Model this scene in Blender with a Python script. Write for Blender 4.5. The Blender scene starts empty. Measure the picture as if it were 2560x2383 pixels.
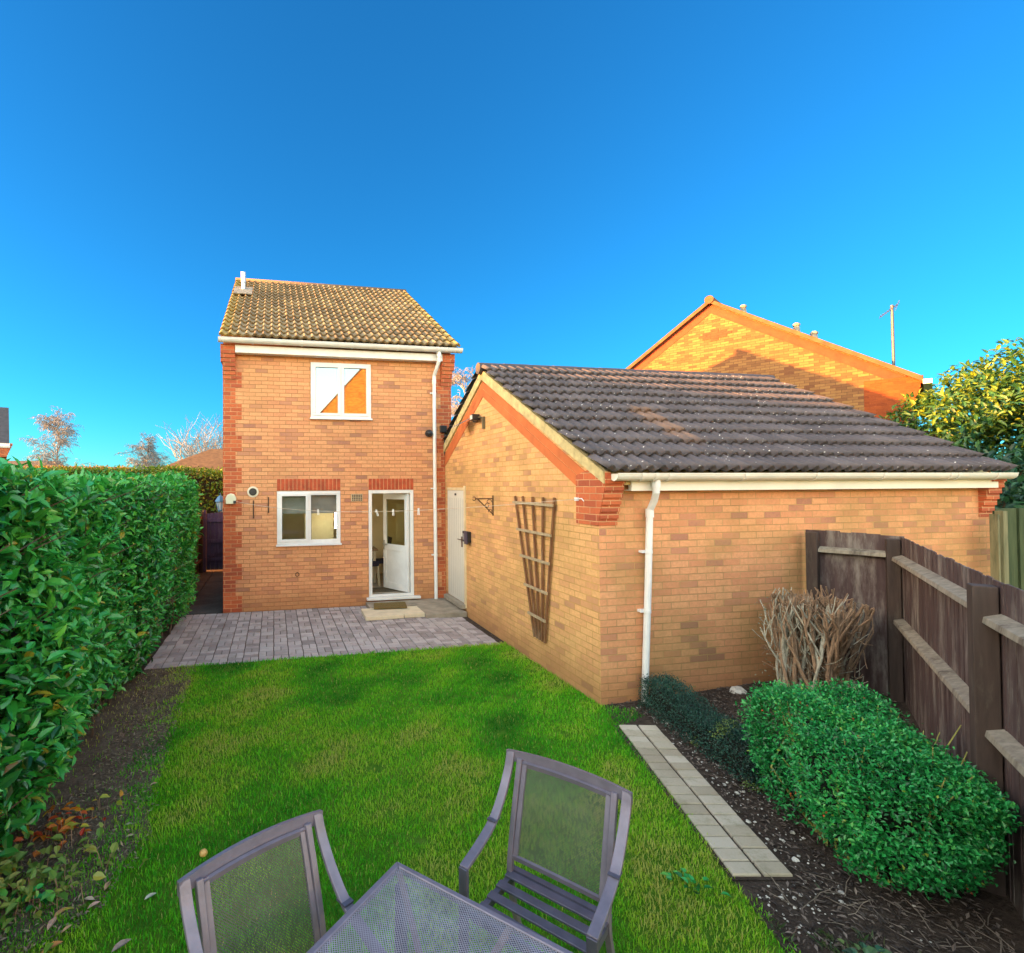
import bpy, bmesh, math, random
import numpy as np
from mathutils import Vector, Matrix
R = math.radians
rng = np.random.default_rng(7)
random.seed(7)
sc = bpy.context.scene
col = sc.collection

# ------------------------------------------------------------------ camera
cd = bpy.data.cameras.new('camera'); cam = bpy.data.objects.new('camera', cd); col.objects.link(cam)
sc.camera = cam
F, CX, CY, W, H = 1310.0, 948.0, 1191.5, 2560.0, 2383.0
cd.sensor_fit = 'HORIZONTAL'; cd.sensor_width = 36.0; cd.lens = 36.0 * F / W
cd.shift_x = (W / 2 - CX) / W; cd.shift_y = 0.0
cd.clip_start = 0.05; cd.clip_end = 3000
yaw, pitch, roll = math.atan((CX - 685) / F), 0.0168, -0.0057
fw = Vector((math.sin(yaw) * math.cos(pitch), math.cos(yaw) * math.cos(pitch), math.sin(pitch)))
rt0 = Vector((math.cos(yaw), -math.sin(yaw), 0)); up0 = rt0.cross(fw)
rt = math.cos(roll) * rt0 + math.sin(roll) * up0
up = -math.sin(roll) * rt0 + math.cos(roll) * up0
mw = Matrix.Identity(4)
for i in range(3):
    mw[i][0], mw[i][1], mw[i][2] = rt[i], up[i], -fw[i]
mw.translation = Vector((0, 0, 2.35))
cam.matrix_world = mw

# ------------------------------------------------------------------ sky and sun
SUN_DIR = Vector((10.1, -0.72, -1.35)).normalized()         # the way the light travels
SUN_EL = math.asin(-SUN_DIR.z)
SUN_AZ = math.atan2(-SUN_DIR.x, -SUN_DIR.y)                # from +Y towards +X
wd = bpy.data.worlds.new('World'); sc.world = wd; wd.use_nodes = True
wn = wd.node_tree; bg = wn.nodes['Background']
def sky_node(ozone, dust, air=1.0):
    s = wn.nodes.new('ShaderNodeTexSky'); s.sky_type = 'NISHITA'; s.sun_disc = False
    s.sun_elevation = SUN_EL; s.sun_rotation = SUN_AZ
    s.ozone_density = ozone; s.dust_density = dust; s.air_density = air
    return s
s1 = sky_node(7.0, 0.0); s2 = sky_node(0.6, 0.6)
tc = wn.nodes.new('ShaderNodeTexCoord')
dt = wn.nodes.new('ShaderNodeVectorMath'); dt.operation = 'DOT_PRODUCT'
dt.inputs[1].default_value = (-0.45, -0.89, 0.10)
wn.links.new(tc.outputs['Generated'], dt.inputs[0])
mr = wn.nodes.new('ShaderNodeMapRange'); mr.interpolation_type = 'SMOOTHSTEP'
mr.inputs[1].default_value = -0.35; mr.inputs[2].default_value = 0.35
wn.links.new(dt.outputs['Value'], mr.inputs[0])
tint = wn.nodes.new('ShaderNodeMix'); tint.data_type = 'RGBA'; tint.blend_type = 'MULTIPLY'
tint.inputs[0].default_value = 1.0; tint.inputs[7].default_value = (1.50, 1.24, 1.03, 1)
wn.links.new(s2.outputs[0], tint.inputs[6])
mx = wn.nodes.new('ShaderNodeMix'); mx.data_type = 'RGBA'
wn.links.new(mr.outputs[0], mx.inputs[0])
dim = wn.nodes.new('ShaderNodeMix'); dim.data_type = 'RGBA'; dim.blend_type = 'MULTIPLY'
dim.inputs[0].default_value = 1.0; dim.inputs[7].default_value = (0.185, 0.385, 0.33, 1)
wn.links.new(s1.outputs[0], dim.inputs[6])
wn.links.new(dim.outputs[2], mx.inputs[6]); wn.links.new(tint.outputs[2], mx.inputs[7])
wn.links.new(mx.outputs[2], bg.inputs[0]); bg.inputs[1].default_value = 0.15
sl = bpy.data.lights.new('sun', 'SUN'); so = bpy.data.objects.new('sun', sl); col.objects.link(so)
sl.energy = 4.0; sl.angle = R(0.6); sl.color = (1.0, 0.40, 0.07)
so.rotation_euler = SUN_DIR.to_track_quat('-Z', 'Y').to_euler(); so.location = (-30, -4, 12)
vs = sc.view_settings
vs.view_transform = 'Standard'; vs.look = 'None'; vs.exposure = 3.15; vs.gamma = 1.0; vs.use_curve_mapping = False

# ------------------------------------------------------------------ materials
def new_mat(name):
    m = bpy.data.materials.new(name); m.use_nodes = True
    nt = m.node_tree
    return m, nt, nt.nodes['Principled BSDF']
def node(nt, t, **kw):
    n = nt.nodes.new(t)
    for k, v in kw.items(): setattr(n, k, v)
    return n
def ramp(nt, src, stops, interp='LINEAR'):
    r = node(nt, 'ShaderNodeValToRGB'); r.color_ramp.interpolation = interp
    e = r.color_ramp.elements
    while len(e) < len(stops): e.new(0.5)
    for x, (p, c) in zip(e, stops):
        x.position = p; x.color = (c[0], c[1], c[2], 1)
    nt.links.new(src, r.inputs[0]); return r.outputs[0]
def noise(nt, vec, scale, detail=4, rough=.55):
    n = node(nt, 'ShaderNodeTexNoise'); n.inputs['Scale'].default_value = scale
    n.inputs['Detail'].default_value = detail; n.inputs['Roughness'].default_value = rough
    if vec is not None: nt.links.new(vec, n.inputs['Vector'])
    return n.outputs['Fac']
def mixc(nt, fac, a, b, mode='MIX'):
    m = node(nt, 'ShaderNodeMix', data_type='RGBA', blend_type=mode)
    for s, i in ((fac, 0), (a, 6), (b, 7)):
        if isinstance(s, (int, float)): m.inputs[i].default_value = s
        elif isinstance(s, (tuple, list)): m.inputs[i].default_value = (s[0], s[1], s[2], 1)
        else: nt.links.new(s, m.inputs[i])
    return m.outputs[2]
def math_(nt, op, a, b=None):
    m = node(nt, 'ShaderNodeMath', operation=op)
    for s, i in ((a, 0), (b, 1)):
        if s is None: continue
        if isinstance(s, (int, float)): m.inputs[i].default_value = s
        else: nt.links.new(s, m.inputs[i])
    return m.outputs[0]
def bump(nt, bs, h, strength=.4, dist=.01):
    b = node(nt, 'ShaderNodeBump'); b.inputs['Strength'].default_value = strength; b.inputs['Distance'].default_value = dist
    nt.links.new(h, b.inputs['Height']); nt.links.new(b.outputs[0], bs.inputs['Normal'])
def smooth(nt, v, a, b):
    m = node(nt, 'ShaderNodeMapRange', interpolation_type='SMOOTHSTEP')
    m.inputs[1].default_value = a; m.inputs[2].default_value = b; nt.links.new(v, m.inputs[0]); return m.outputs[0]
def pos(nt):
    return node(nt, 'ShaderNodeNewGeometry').outputs['Position']

def M(name, c, rough=.6, var=.18, scale=6, bmp=0, metal=0, spec=.5, bscale=40):
    m, nt, bs = new_mat(name)
    p = pos(nt); n = noise(nt, p, scale, 6)
    lo = tuple(x * (1 - var) for x in c); hi = tuple(min(1, x * (1 + var)) for x in c)
    nt.links.new(ramp(nt, n, [(.3, lo), (.7, hi)]), bs.inputs['Base Color'])
    bs.inputs['Roughness'].default_value = rough; bs.inputs['Metallic'].default_value = metal
    bs.inputs['Specular IOR Level'].default_value = spec
    if bmp: bump(nt, bs, noise(nt, p, bscale, 5), bmp, .01)
    return m

def brick_mat(name, stops, mortar, algae=0.0, wash=0.0, stretch=1.0):
    m, nt, bs = new_mat(name)
    uv = node(nt, 'ShaderNodeTexCoord').outputs['UV']
    wob = node(nt, 'ShaderNodeTexNoise'); wob.inputs['Scale'].default_value = 9; nt.links.new(uv, wob.inputs['Vector'])
    off = node(nt, 'ShaderNodeVectorMath', operation='MULTIPLY_ADD')
    nt.links.new(wob.outputs['Color'], off.inputs[0]); off.inputs[1].default_value = (.006, .004, 0); nt.links.new(uv, off.inputs[2])
    b = node(nt, 'ShaderNodeTexBrick'); b.offset = .5; b.squash = 1.0
    nt.links.new(off.outputs[0], b.inputs['Vector'])
    b.inputs['Scale'].default_value = 1; b.inputs['Brick Width'].default_value = .225; b.inputs['Row Height'].default_value = .075
    b.inputs['Mortar Size'].default_value = .005; b.inputs['Mortar Smooth'].default_value = .25; b.inputs['Bias'].default_value = 0
    b.inputs['Color1'].default_value = (0, 0, 0, 1); b.inputs['Color2'].default_value = (1, 1, 1, 1); b.inputs['Mortar'].default_value = (.5, .5, .5, 1)
    big = noise(nt, uv, 1.1, 3)
    fine = noise(nt, uv, 26, 6, .65)
    v = math_(nt, 'ADD', b.outputs['Color'], math_(nt, 'MULTIPLY', math_(nt, 'SUBTRACT', big, .5), .55))
    v = math_(nt, 'ADD', v, math_(nt, 'MULTIPLY', math_(nt, 'SUBTRACT', fine, .5), .35))
    c = ramp(nt, v, stops)
    c = mixc(nt, .45, c, ramp(nt, fine, [(.25, (.55, .55, .55)), (.75, (1.25, 1.25, 1.25))]), 'MULTIPLY')
    mo = ramp(nt, noise(nt, uv, 3, 4), [(.3, tuple(x * .75 for x in mortar)), (.7, tuple(x * 1.2 for x in mortar))])
    c = mixc(nt, b.outputs['Fac'], c, mo)
    if algae:
        p = pos(nt); sx = node(nt, 'ShaderNodeSeparateXYZ'); nt.links.new(p, sx.inputs[0])
        a = math_(nt, 'MULTIPLY', smooth(nt, noise(nt, p, 1.3, 4), .42, .66), algae)
        c = mixc(nt, a, c, (.26, .20, .055))
        low = math_(nt, 'SUBTRACT', 1.0, smooth(nt, math_(nt, 'ADD', sx.outputs[2], math_(nt, 'MULTIPLY', noise(nt, p, 3, 4), .5)), .3, .75))
        c = mixc(nt, math_(nt, 'MULTIPLY', low, .5), c, (.33, .15, .06))
    nt.links.new(c, bs.inputs['Base Color'])
    bs.inputs['Roughness'].default_value = .85; bs.inputs['Specular IOR Level'].default_value = .25
    h = math_(nt, 'ADD', math_(nt, 'MULTIPLY', math_(nt, 'SUBTRACT', 1.0, b.outputs['Fac']), 1.0), math_(nt, 'MULTIPLY', fine, .35))
    bump(nt, bs, h, .75, .008)
    return m

BUFF = [(-.0, (.76, .37, .175)), (.45, (.73, .34, .16)), (.80, (.66, .29, .14)), (.95, (.53, .24, .14)), (1.0, (.42, .19, .12))]
BUFF2 = [(0, (.76, .42, .175)), (.45, (.74, .40, .165)), (.80, (.67, .34, .15)), (.95, (.55, .28, .14)), (1, (.45, .23, .12))]
m_brick = brick_mat('buff_brick', BUFF, (.44, .20, .085), .12)
m_brick2 = brick_mat('buff_brick_garage_front', BUFF, (.52, .30, .13), .35)
m_brick3 = brick_mat('buff_brick_gable', BUFF2, (.55, .32, .10), .30)
m_red = brick_mat('red_brick', [(0, (.58, .155, .06)), (.5, (.50, .12, .048)), (1, (.37, .09, .045))], (.62, .33, .16))
m_white = M('white_upvc', (.76, .76, .745), .35, .08, 5)
m_cream = M('white_painted_board', (.80, .76, .66), .45, .08, 2)
m_verge = M('mortar_verge', (.52, .42, .20), .9, .3, 9, .5)
m_slab = M('cream_stone', (.66, .57, .40), .8, .16, 5, .4)
m_conc = M('concrete', (.30, .26, .20), .9, .3, 5, .4)
m_black = M('black_plastic', (.015, .015, .018), .4, .2)
m_dark = M('dark_metal', (.03, .028, .03), .5, .3)
m_iron = M('rusty_iron', (.10, .045, .02), .7, .4, 30)
m_greydoor = M('grey_painted_door', (.62, .60, .52), .45, .06, 2)
m_steel = M('steel_flue', (.55, .55, .52), .35, .1, 6, metal=.6)
m_frame = M('lilac_grey_metal', (.165, .15, .19), .42, .16, 14, .15, metal=.25)
m_framed = M('slate_grey_metal', (.085, .085, .12), .45, .2, 14, .15, metal=.25)
m_weld = M('rust_stained_bar', (.22, .15, .11), .6, .35, 40)

def wood_mat(name, c1, c2, worn=None, wornamt=.5, zscale=1.5):
    m, nt, bs = new_mat(name)
    p = pos(nt); mp = node(nt, 'ShaderNodeMapping'); mp.inputs['Scale'].default_value = (14, 14, zscale); nt.links.new(p, mp.inputs[0])
    n = noise(nt, mp.outputs[0], 1.6, 6, .6)
    c = ramp(nt, n, [(.3, c1), (.7, c2)])
    if worn:
        mp2 = node(nt, 'ShaderNodeMapping'); mp2.inputs['Scale'].default_value = (5, 5, 1.1); nt.links.new(p, mp2.inputs[0])
        w = smooth(nt, noise(nt, mp2.outputs[0], 1.3, 6, .7), .58 - wornamt * .18, .80 - wornamt * .1)
        c = mixc(nt, w, c, worn)
    nt.links.new(c, bs.inputs['Base Color']); bs.inputs['Roughness'].default_value = .8; bs.inputs['Specular IOR Level'].default_value = .3
    bump(nt, bs, n, .4, .006); return m
m_fence = wood_mat('stained_fence_wood', (.058, .036, .034), (.10, .066, .062), (.25, .22, .19), .75)
m_post = wood_mat('stained_post_wood', (.046, .033, .027), (.080, .056, .046), (.13, .11, .085), .25)
m_rail = wood_mat('weathered_rail_wood', (.20, .175, .13), (.36, .32, .245), (.08, .06, .048), .55)
m_trellis = wood_mat('brown_trellis_wood', (.13, .058, .026), (.24, .115, .05), (.33, .25, .16), .3, 4)
m_lath = wood_mat('weathered_lath', (.30, .22, .13), (.46, .36, .22), None)
m_timber = wood_mat('pale_timber', (.13, .125, .065), (.26, .235, .13), (.08, .09, .05), .5)
m_greenwood = wood_mat('algae_green_timber', (.03, .05, .02), (.075, .095, .04), None)
m_gate = wood_mat('dark_gate_wood', (.020, .020, .055), (.045, .042, .10), (.09, .08, .12), .3)
m_oldfence = wood_mat('old_black_fence', (.018, .013, .011), (.04, .03, .026), None)

def tile_mat(name, stops, lichen, amt, spots, rimx=None, streak=False):
    m, nt, bs = new_mat(name)
    uv = node(nt, 'ShaderNodeTexCoord').outputs['UV']
    fl = node(nt, 'ShaderNodeVectorMath', operation='FLOOR'); nt.links.new(uv, fl.inputs[0])
    wn_ = node(nt, 'ShaderNodeTexWhiteNoise', noise_dimensions='2D'); nt.links.new(fl.outputs[0], wn_.inputs['Vector'])
    p = pos(nt)
    v = math_(nt, 'ADD', math_(nt, 'MULTIPLY', wn_.outputs['Value'], .38), math_(nt, 'MULTIPLY', noise(nt, p, 14, 6, .7), .66))
    c = ramp(nt, v, stops)
    li = smooth(nt, noise(nt, p, 5, 8, .75), .62 - amt * .22, .78 - amt * .18)
    if rimx:
        sx = node(nt, 'ShaderNodeSeparateXYZ'); nt.links.new(p, sx.inputs[0])
        d = math_(nt, 'ABSOLUTE', math_(nt, 'SUBTRACT', sx.outputs[0], (rimx[0] + rimx[1]) / 2))
        rim = smooth(nt, math_(nt, 'ADD', d, math_(nt, 'MULTIPLY', noise(nt, p, 3, 3), .5)), (rimx[1] - rimx[0]) / 2 - .12, (rimx[1] - rimx[0]) / 2 + .3)
        li = math_(nt, 'MAXIMUM', li, rim)
    c = mixc(nt, math_(nt, 'MULTIPLY', li, .75), c, lichen)
    vo = node(nt, 'ShaderNodeTexVoronoi'); vo.inputs['Scale'].default_value = 15; nt.links.new(p, vo.inputs['Vector'])
    sp = math_(nt, 'MULTIPLY', math_(nt, 'SUBTRACT', 1.0, smooth(nt, vo.outputs['Distance'], .08, .17)), smooth(nt, noise(nt, p, 1.7, 3), .40, .58))
    c = mixc(nt, math_(nt, 'MULTIPLY', sp, spots), c, (.62, .60, .55))
    if streak:          # brown stain running down the slope
        sx = node(nt, 'ShaderNodeSeparateXYZ'); nt.links.new(p, sx.inputs[0])
        wob = math_(nt, 'MULTIPLY', math_(nt, 'SUBTRACT', noise(nt, p, 4, 4), .5), .5)
        a_ = math_(nt, 'ABSOLUTE', math_(nt, 'ADD', math_(nt, 'SUBTRACT', sx.outputs[0], 4.92), wob))
        b_ = math_(nt, 'ABSOLUTE', math_(nt, 'SUBTRACT', sx.outputs[1], 5.9))
        k_ = math_(nt, 'MULTIPLY', math_(nt, 'SUBTRACT', 1.0, smooth(nt, a_, .06, .26)), math_(nt, 'SUBTRACT', 1.0, smooth(nt, b_, .35, .62)))
        c = mixc(nt, math_(nt, 'MULTIPLY', k_, .6), c, (.26, .15, .09))
    nt.links.new(c, bs.inputs['Base Color']); bs.inputs['Roughness'].default_value = .75
    bump(nt, bs, noise(nt, p, 60, 4), .3, .006); return m
m_tile_house = tile_mat('lichen_roof_tile', [(.25, (.15, .105, .06)), (.55, (.26, .19, .105)), (.85, (.38, .29, .17))], (.40, .28, .05), .0, .15, (-.98, 3.66))
m_tile_garage = tile_mat('dark_roof_tile', [(.25, (.062, .054, .060)), (.55, (.088, .076, .082)), (.85, (.125, .108, .112))], (.15, .14, .10), -.05, 1.0, None, True)
m_tile_far = M('brown_roof_tile', (.16, .10, .06), .8, .3, 3, .3)
m_tile_lit = M('orange_brown_roof', (.17, .085, .032), .85, .35, 5, .4)

def glass_mat(name, refl, tintc=(1, 1, 1)):
    m = bpy.data.materials.new(name); m.use_nodes = True; nt = m.node_tree; nt.nodes.clear()
    out = node(nt, 'ShaderNodeOutputMaterial'); mix = node(nt, 'ShaderNodeMixShader')
    tr = node(nt, 'ShaderNodeBsdfTransparent'); gl = node(nt, 'ShaderNodeBsdfGlossy')
    gl.inputs['Roughness'].default_value = .015; gl.inputs['Color'].default_value = (.44, .56, .63, 1); tr.inputs[0].default_value = (*tintc, 1)
    lw = node(nt, 'ShaderNodeLayerWeight'); lw.inputs['Blend'].default_value = .5
    f = math_(nt, 'ADD', math_(nt, 'MULTIPLY', math_(nt, 'POWER', lw.outputs['Facing'], 4.0), .6), refl)
    nt.links.new(f, mix.inputs[0]); nt.links.new(tr.outputs[0], mix.inputs[1]); nt.links.new(gl.outputs[0], mix.inputs[2])
    nt.links.new(mix.outputs[0], out.inputs[0]); return m
m_glass = glass_mat('window_glass', .08, (.9, .93, .92))
m_glass_up = glass_mat('reflective_window_glass', .55, (.7, .75, .75))

def mesh_mat(name, c, hole, kx=330.0):
    """expanded-metal sheet: diamond holes cut by a procedural pattern in the sheet's own UV metres"""
    m = bpy.data.materials.new(name); m.use_nodes = True; nt = m.node_tree
    bs = nt.nodes['Principled BSDF']; out = nt.nodes['Material Output']
    uv = node(nt, 'ShaderNodeTexCoord').outputs['UV']; s = node(nt, 'ShaderNodeSeparateXYZ'); nt.links.new(uv, s.inputs[0])
    a = math_(nt, 'SINE', math_(nt, 'MULTIPLY', math_(nt, 'ADD', s.outputs[0], s.outputs[1]), kx))
    b = math_(nt, 'SINE', math_(nt, 'MULTIPLY', math_(nt, 'SUBTRACT', s.outputs[0], s.outputs[1]), kx))
    h = math_(nt, 'ABSOLUTE', math_(nt, 'MULTIPLY', a, b))
    f = math_(nt, 'GREATER_THAN', h, hole)
    tr = node(nt, 'ShaderNodeBsdfTransparent'); mix = node(nt, 'ShaderNodeMixShader')
    nt.links.new(f, mix.inputs[0]); nt.links.new(bs.outputs[0], mix.inputs[1]); nt.links.new(tr.outputs[0], mix.inputs[2])
    nt.links.new(mix.outputs[0], out.inputs[0])
    n = noise(nt, pos(nt), 7, 5)
    nt.links.new(ramp(nt, n, [(.3, tuple(x * .75 for x in c)), (.7, tuple(x * 1.25 for x in c))]), bs.inputs['Base Color'])
    bs.inputs['Roughness'].default_value = .5; bs.inputs['Metallic'].default_value = .2
    return m
m_mesh_top = mesh_mat('table_mesh_metal', (.30, .29, .33), .42, 270)
m_mesh_back = mesh_mat('chair_mesh_metal', (.085, .09, .075), .42, 290)

def leaf_mat(name, cols, rough=.42, trans=.25, spec=.5):
    m, nt, bs = new_mat(name)
    at = node(nt, 'ShaderNodeAttribute', attribute_name='tint')
    c = ramp(nt, at.outputs['Fac'], [(i / max(1, len(cols) - 1), x) for i, x in enumerate(cols)])
    nt.links.new(c, bs.inputs['Base Color']); bs.inputs['Roughness'].default_value = rough
    bs.inputs['Specular IOR Level'].default_value = spec
    if trans:
        out = nt.nodes['Material Output']; tl = node(nt, 'ShaderNodeBsdfTranslucent'); mix = node(nt, 'ShaderNodeMixShader')
        mix.inputs[0].default_value = trans; nt.links.new(c, tl.inputs[0])
        nt.links.new(bs.outputs[0], mix.inputs[1]); nt.links.new(tl.outputs[0], mix.inputs[2]); nt.links.new(mix.outputs[0], out.inputs[0])
    return m
m_laurel = leaf_mat('laurel_leaf', [(.008, .07, .012), (.018, .18, .022), (.032, .29, .034), (.05, .37, .06), (.12, .45, .045), (.045, .40, .14), (.34, .32, .03)], .30, .22, .6)
m_hedge2 = leaf_mat('sunny_hedge_leaf', [(.02, .09, .008), (.05, .17, .012), (.10, .24, .015)], .4)
m_bush = leaf_mat('cotoneaster_leaf', [(.006, .09, .02), (.012, .21, .04), (.022, .32, .06), (.045, .42, .10), (.13, .44, .06), (.30, .42, .06)], .36, .25, .55)
m_box = leaf_mat('dark_box_leaf', [(.008, .03, .022), (.018, .075, .05), (.035, .13, .085), (.16, .24, .05)], .45)
m_tree = leaf_mat('evergreen_tree_leaf', [(.015, .07, .03), (.04, .14, .04), (.10, .20, .03), (.20, .27, .02), (.30, .24, .015)], .4, .3)
m_grass = leaf_mat('grass_blade', [(.016, .19, .006), (.045, .37, .008), (.11, .50, .010), (.22, .57, .015), (.35, .58, .03), (.48, .50, .11)], .5, .4, .3)
m_yellow = leaf_mat('yellow_leaf', [(.40, .33, .02), (.55, .45, .05)], .5)
m_red = m_red
m_redleaf = leaf_mat('autumn_leaf', [(.38, .02, .012), (.50, .09, .015), (.60, .26, .02), (.46, .42, .04), (.18, .30, .03)], .5)
m_deadleaf = leaf_mat('dead_leaf', [(.36, .22, .09), (.42, .30, .17), (.50, .40, .26), (.30, .17, .06)], .6)
m_twig = M('pruned_twig', (.27, .175, .105), .8, .35, 20, .3)
m_twig_grey = M('grey_lichened_twig', (.36, .34, .26), .85, .35, 20)
m_bark = M('birch_bark', (.26, .23, .21), .8, .35, 6)
m_branch = M('brown_branch', (.10, .065, .04), .85, .3, 12)
m_farbranch = M('bare_winter_branch', (.22, .215, .23), .9, .25, 4)
m_hip = M('red_berry', (.55, .06, .012), .4, .2, 40)
m_stone = M('white_flint', (.52, .49, .43), .8, .3, 20, .4)
m_rock = M('grey_rock', (.24, .22, .19), .9, .3, 8, .6)

def ground_mat(name, stops, scale, scale2=60, b=.8, rough=.95):
    m, nt, bs = new_mat(name); p = pos(nt)
    v = math_(nt, 'ADD', math_(nt, 'MULTIPLY', noise(nt, p, scale, 6, .65), .6), math_(nt, 'MULTIPLY', noise(nt, p, scale2, 5, .7), .4))
    nt.links.new(ramp(nt, v, stops), bs.inputs['Base Color']); bs.inputs['Roughness'].default_value = rough
    bs.inputs['Specular IOR Level'].default_value = .2
    bump(nt, bs, noise(nt, p, scale2, 6, .7), b, .03); return m
m_soil = ground_mat('dark_soil', [(.3, (.028, .021, .016)), (.5, (.065, .047, .036)), (.7, (.13, .10, .075))], 8, 45)
m_dirt = ground_mat('trodden_dirt', [(.3, (.065, .050, .034)), (.5, (.14, .108, .072)), (.7, (.24, .19, .14))], 5, 40)
m_lawn = ground_mat('lawn_turf', [(.3, (.04, .14, .008)), (.5, (.08, .21, .010)), (.7, (.16, .22, .03))], 3, 90)
m_field = ground_mat('field', [(.3, (.05, .10, .02)), (.7, (.10, .16, .03))], .05, 2, .2)
m_sidepath = ground_mat('mossy_concrete_path', [(.3, (.022, .024, .024)), (.5, (.045, .048, .046)), (.7, (.08, .082, .076))], 3, 30, .4)

def paver_mat(name, stops, moss):
    m, nt, bs = new_mat(name)
    at = node(nt, 'ShaderNodeAttribute', attribute_name='tint'); p = pos(nt)
    v = math_(nt, 'ADD', math_(nt, 'MULTIPLY', at.outputs['Fac'], .5), math_(nt, 'MULTIPLY', noise(nt, p, 2.2, 4), .55))
    v = math_(nt, 'ADD', v, math_(nt, 'MULTIPLY', math_(nt, 'SUBTRACT', noise(nt, p, 70, 5, .7), .5), .35))
    c = ramp(nt, v, stops); c = mixc(nt, math_(nt, 'MULTIPLY', smooth(nt, noise(nt, p, 5, 8, .75), .50, .70), .6), c, moss)
    nt.links.new(c, bs.inputs['Base Color']); bs.inputs['Roughness'].default_value = .85; bs.inputs['Specular IOR Level'].default_value = .25
    bump(nt, bs, noise(nt, p, 90, 4), .4, .004); return m
m_paver = paver_mat('grey_block_paver', [(.2, (.24, .205, .20)), (.5, (.37, .325, .32)), (.8, (.48, .43, .42))], (.20, .18, .13))
m_pathpaver = paver_mat('buff_path_paver', [(.2, (.32, .27, .19)), (.5, (.44, .38, .28)), (.8, (.54, .48, .38))], (.25, .23, .14))

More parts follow.
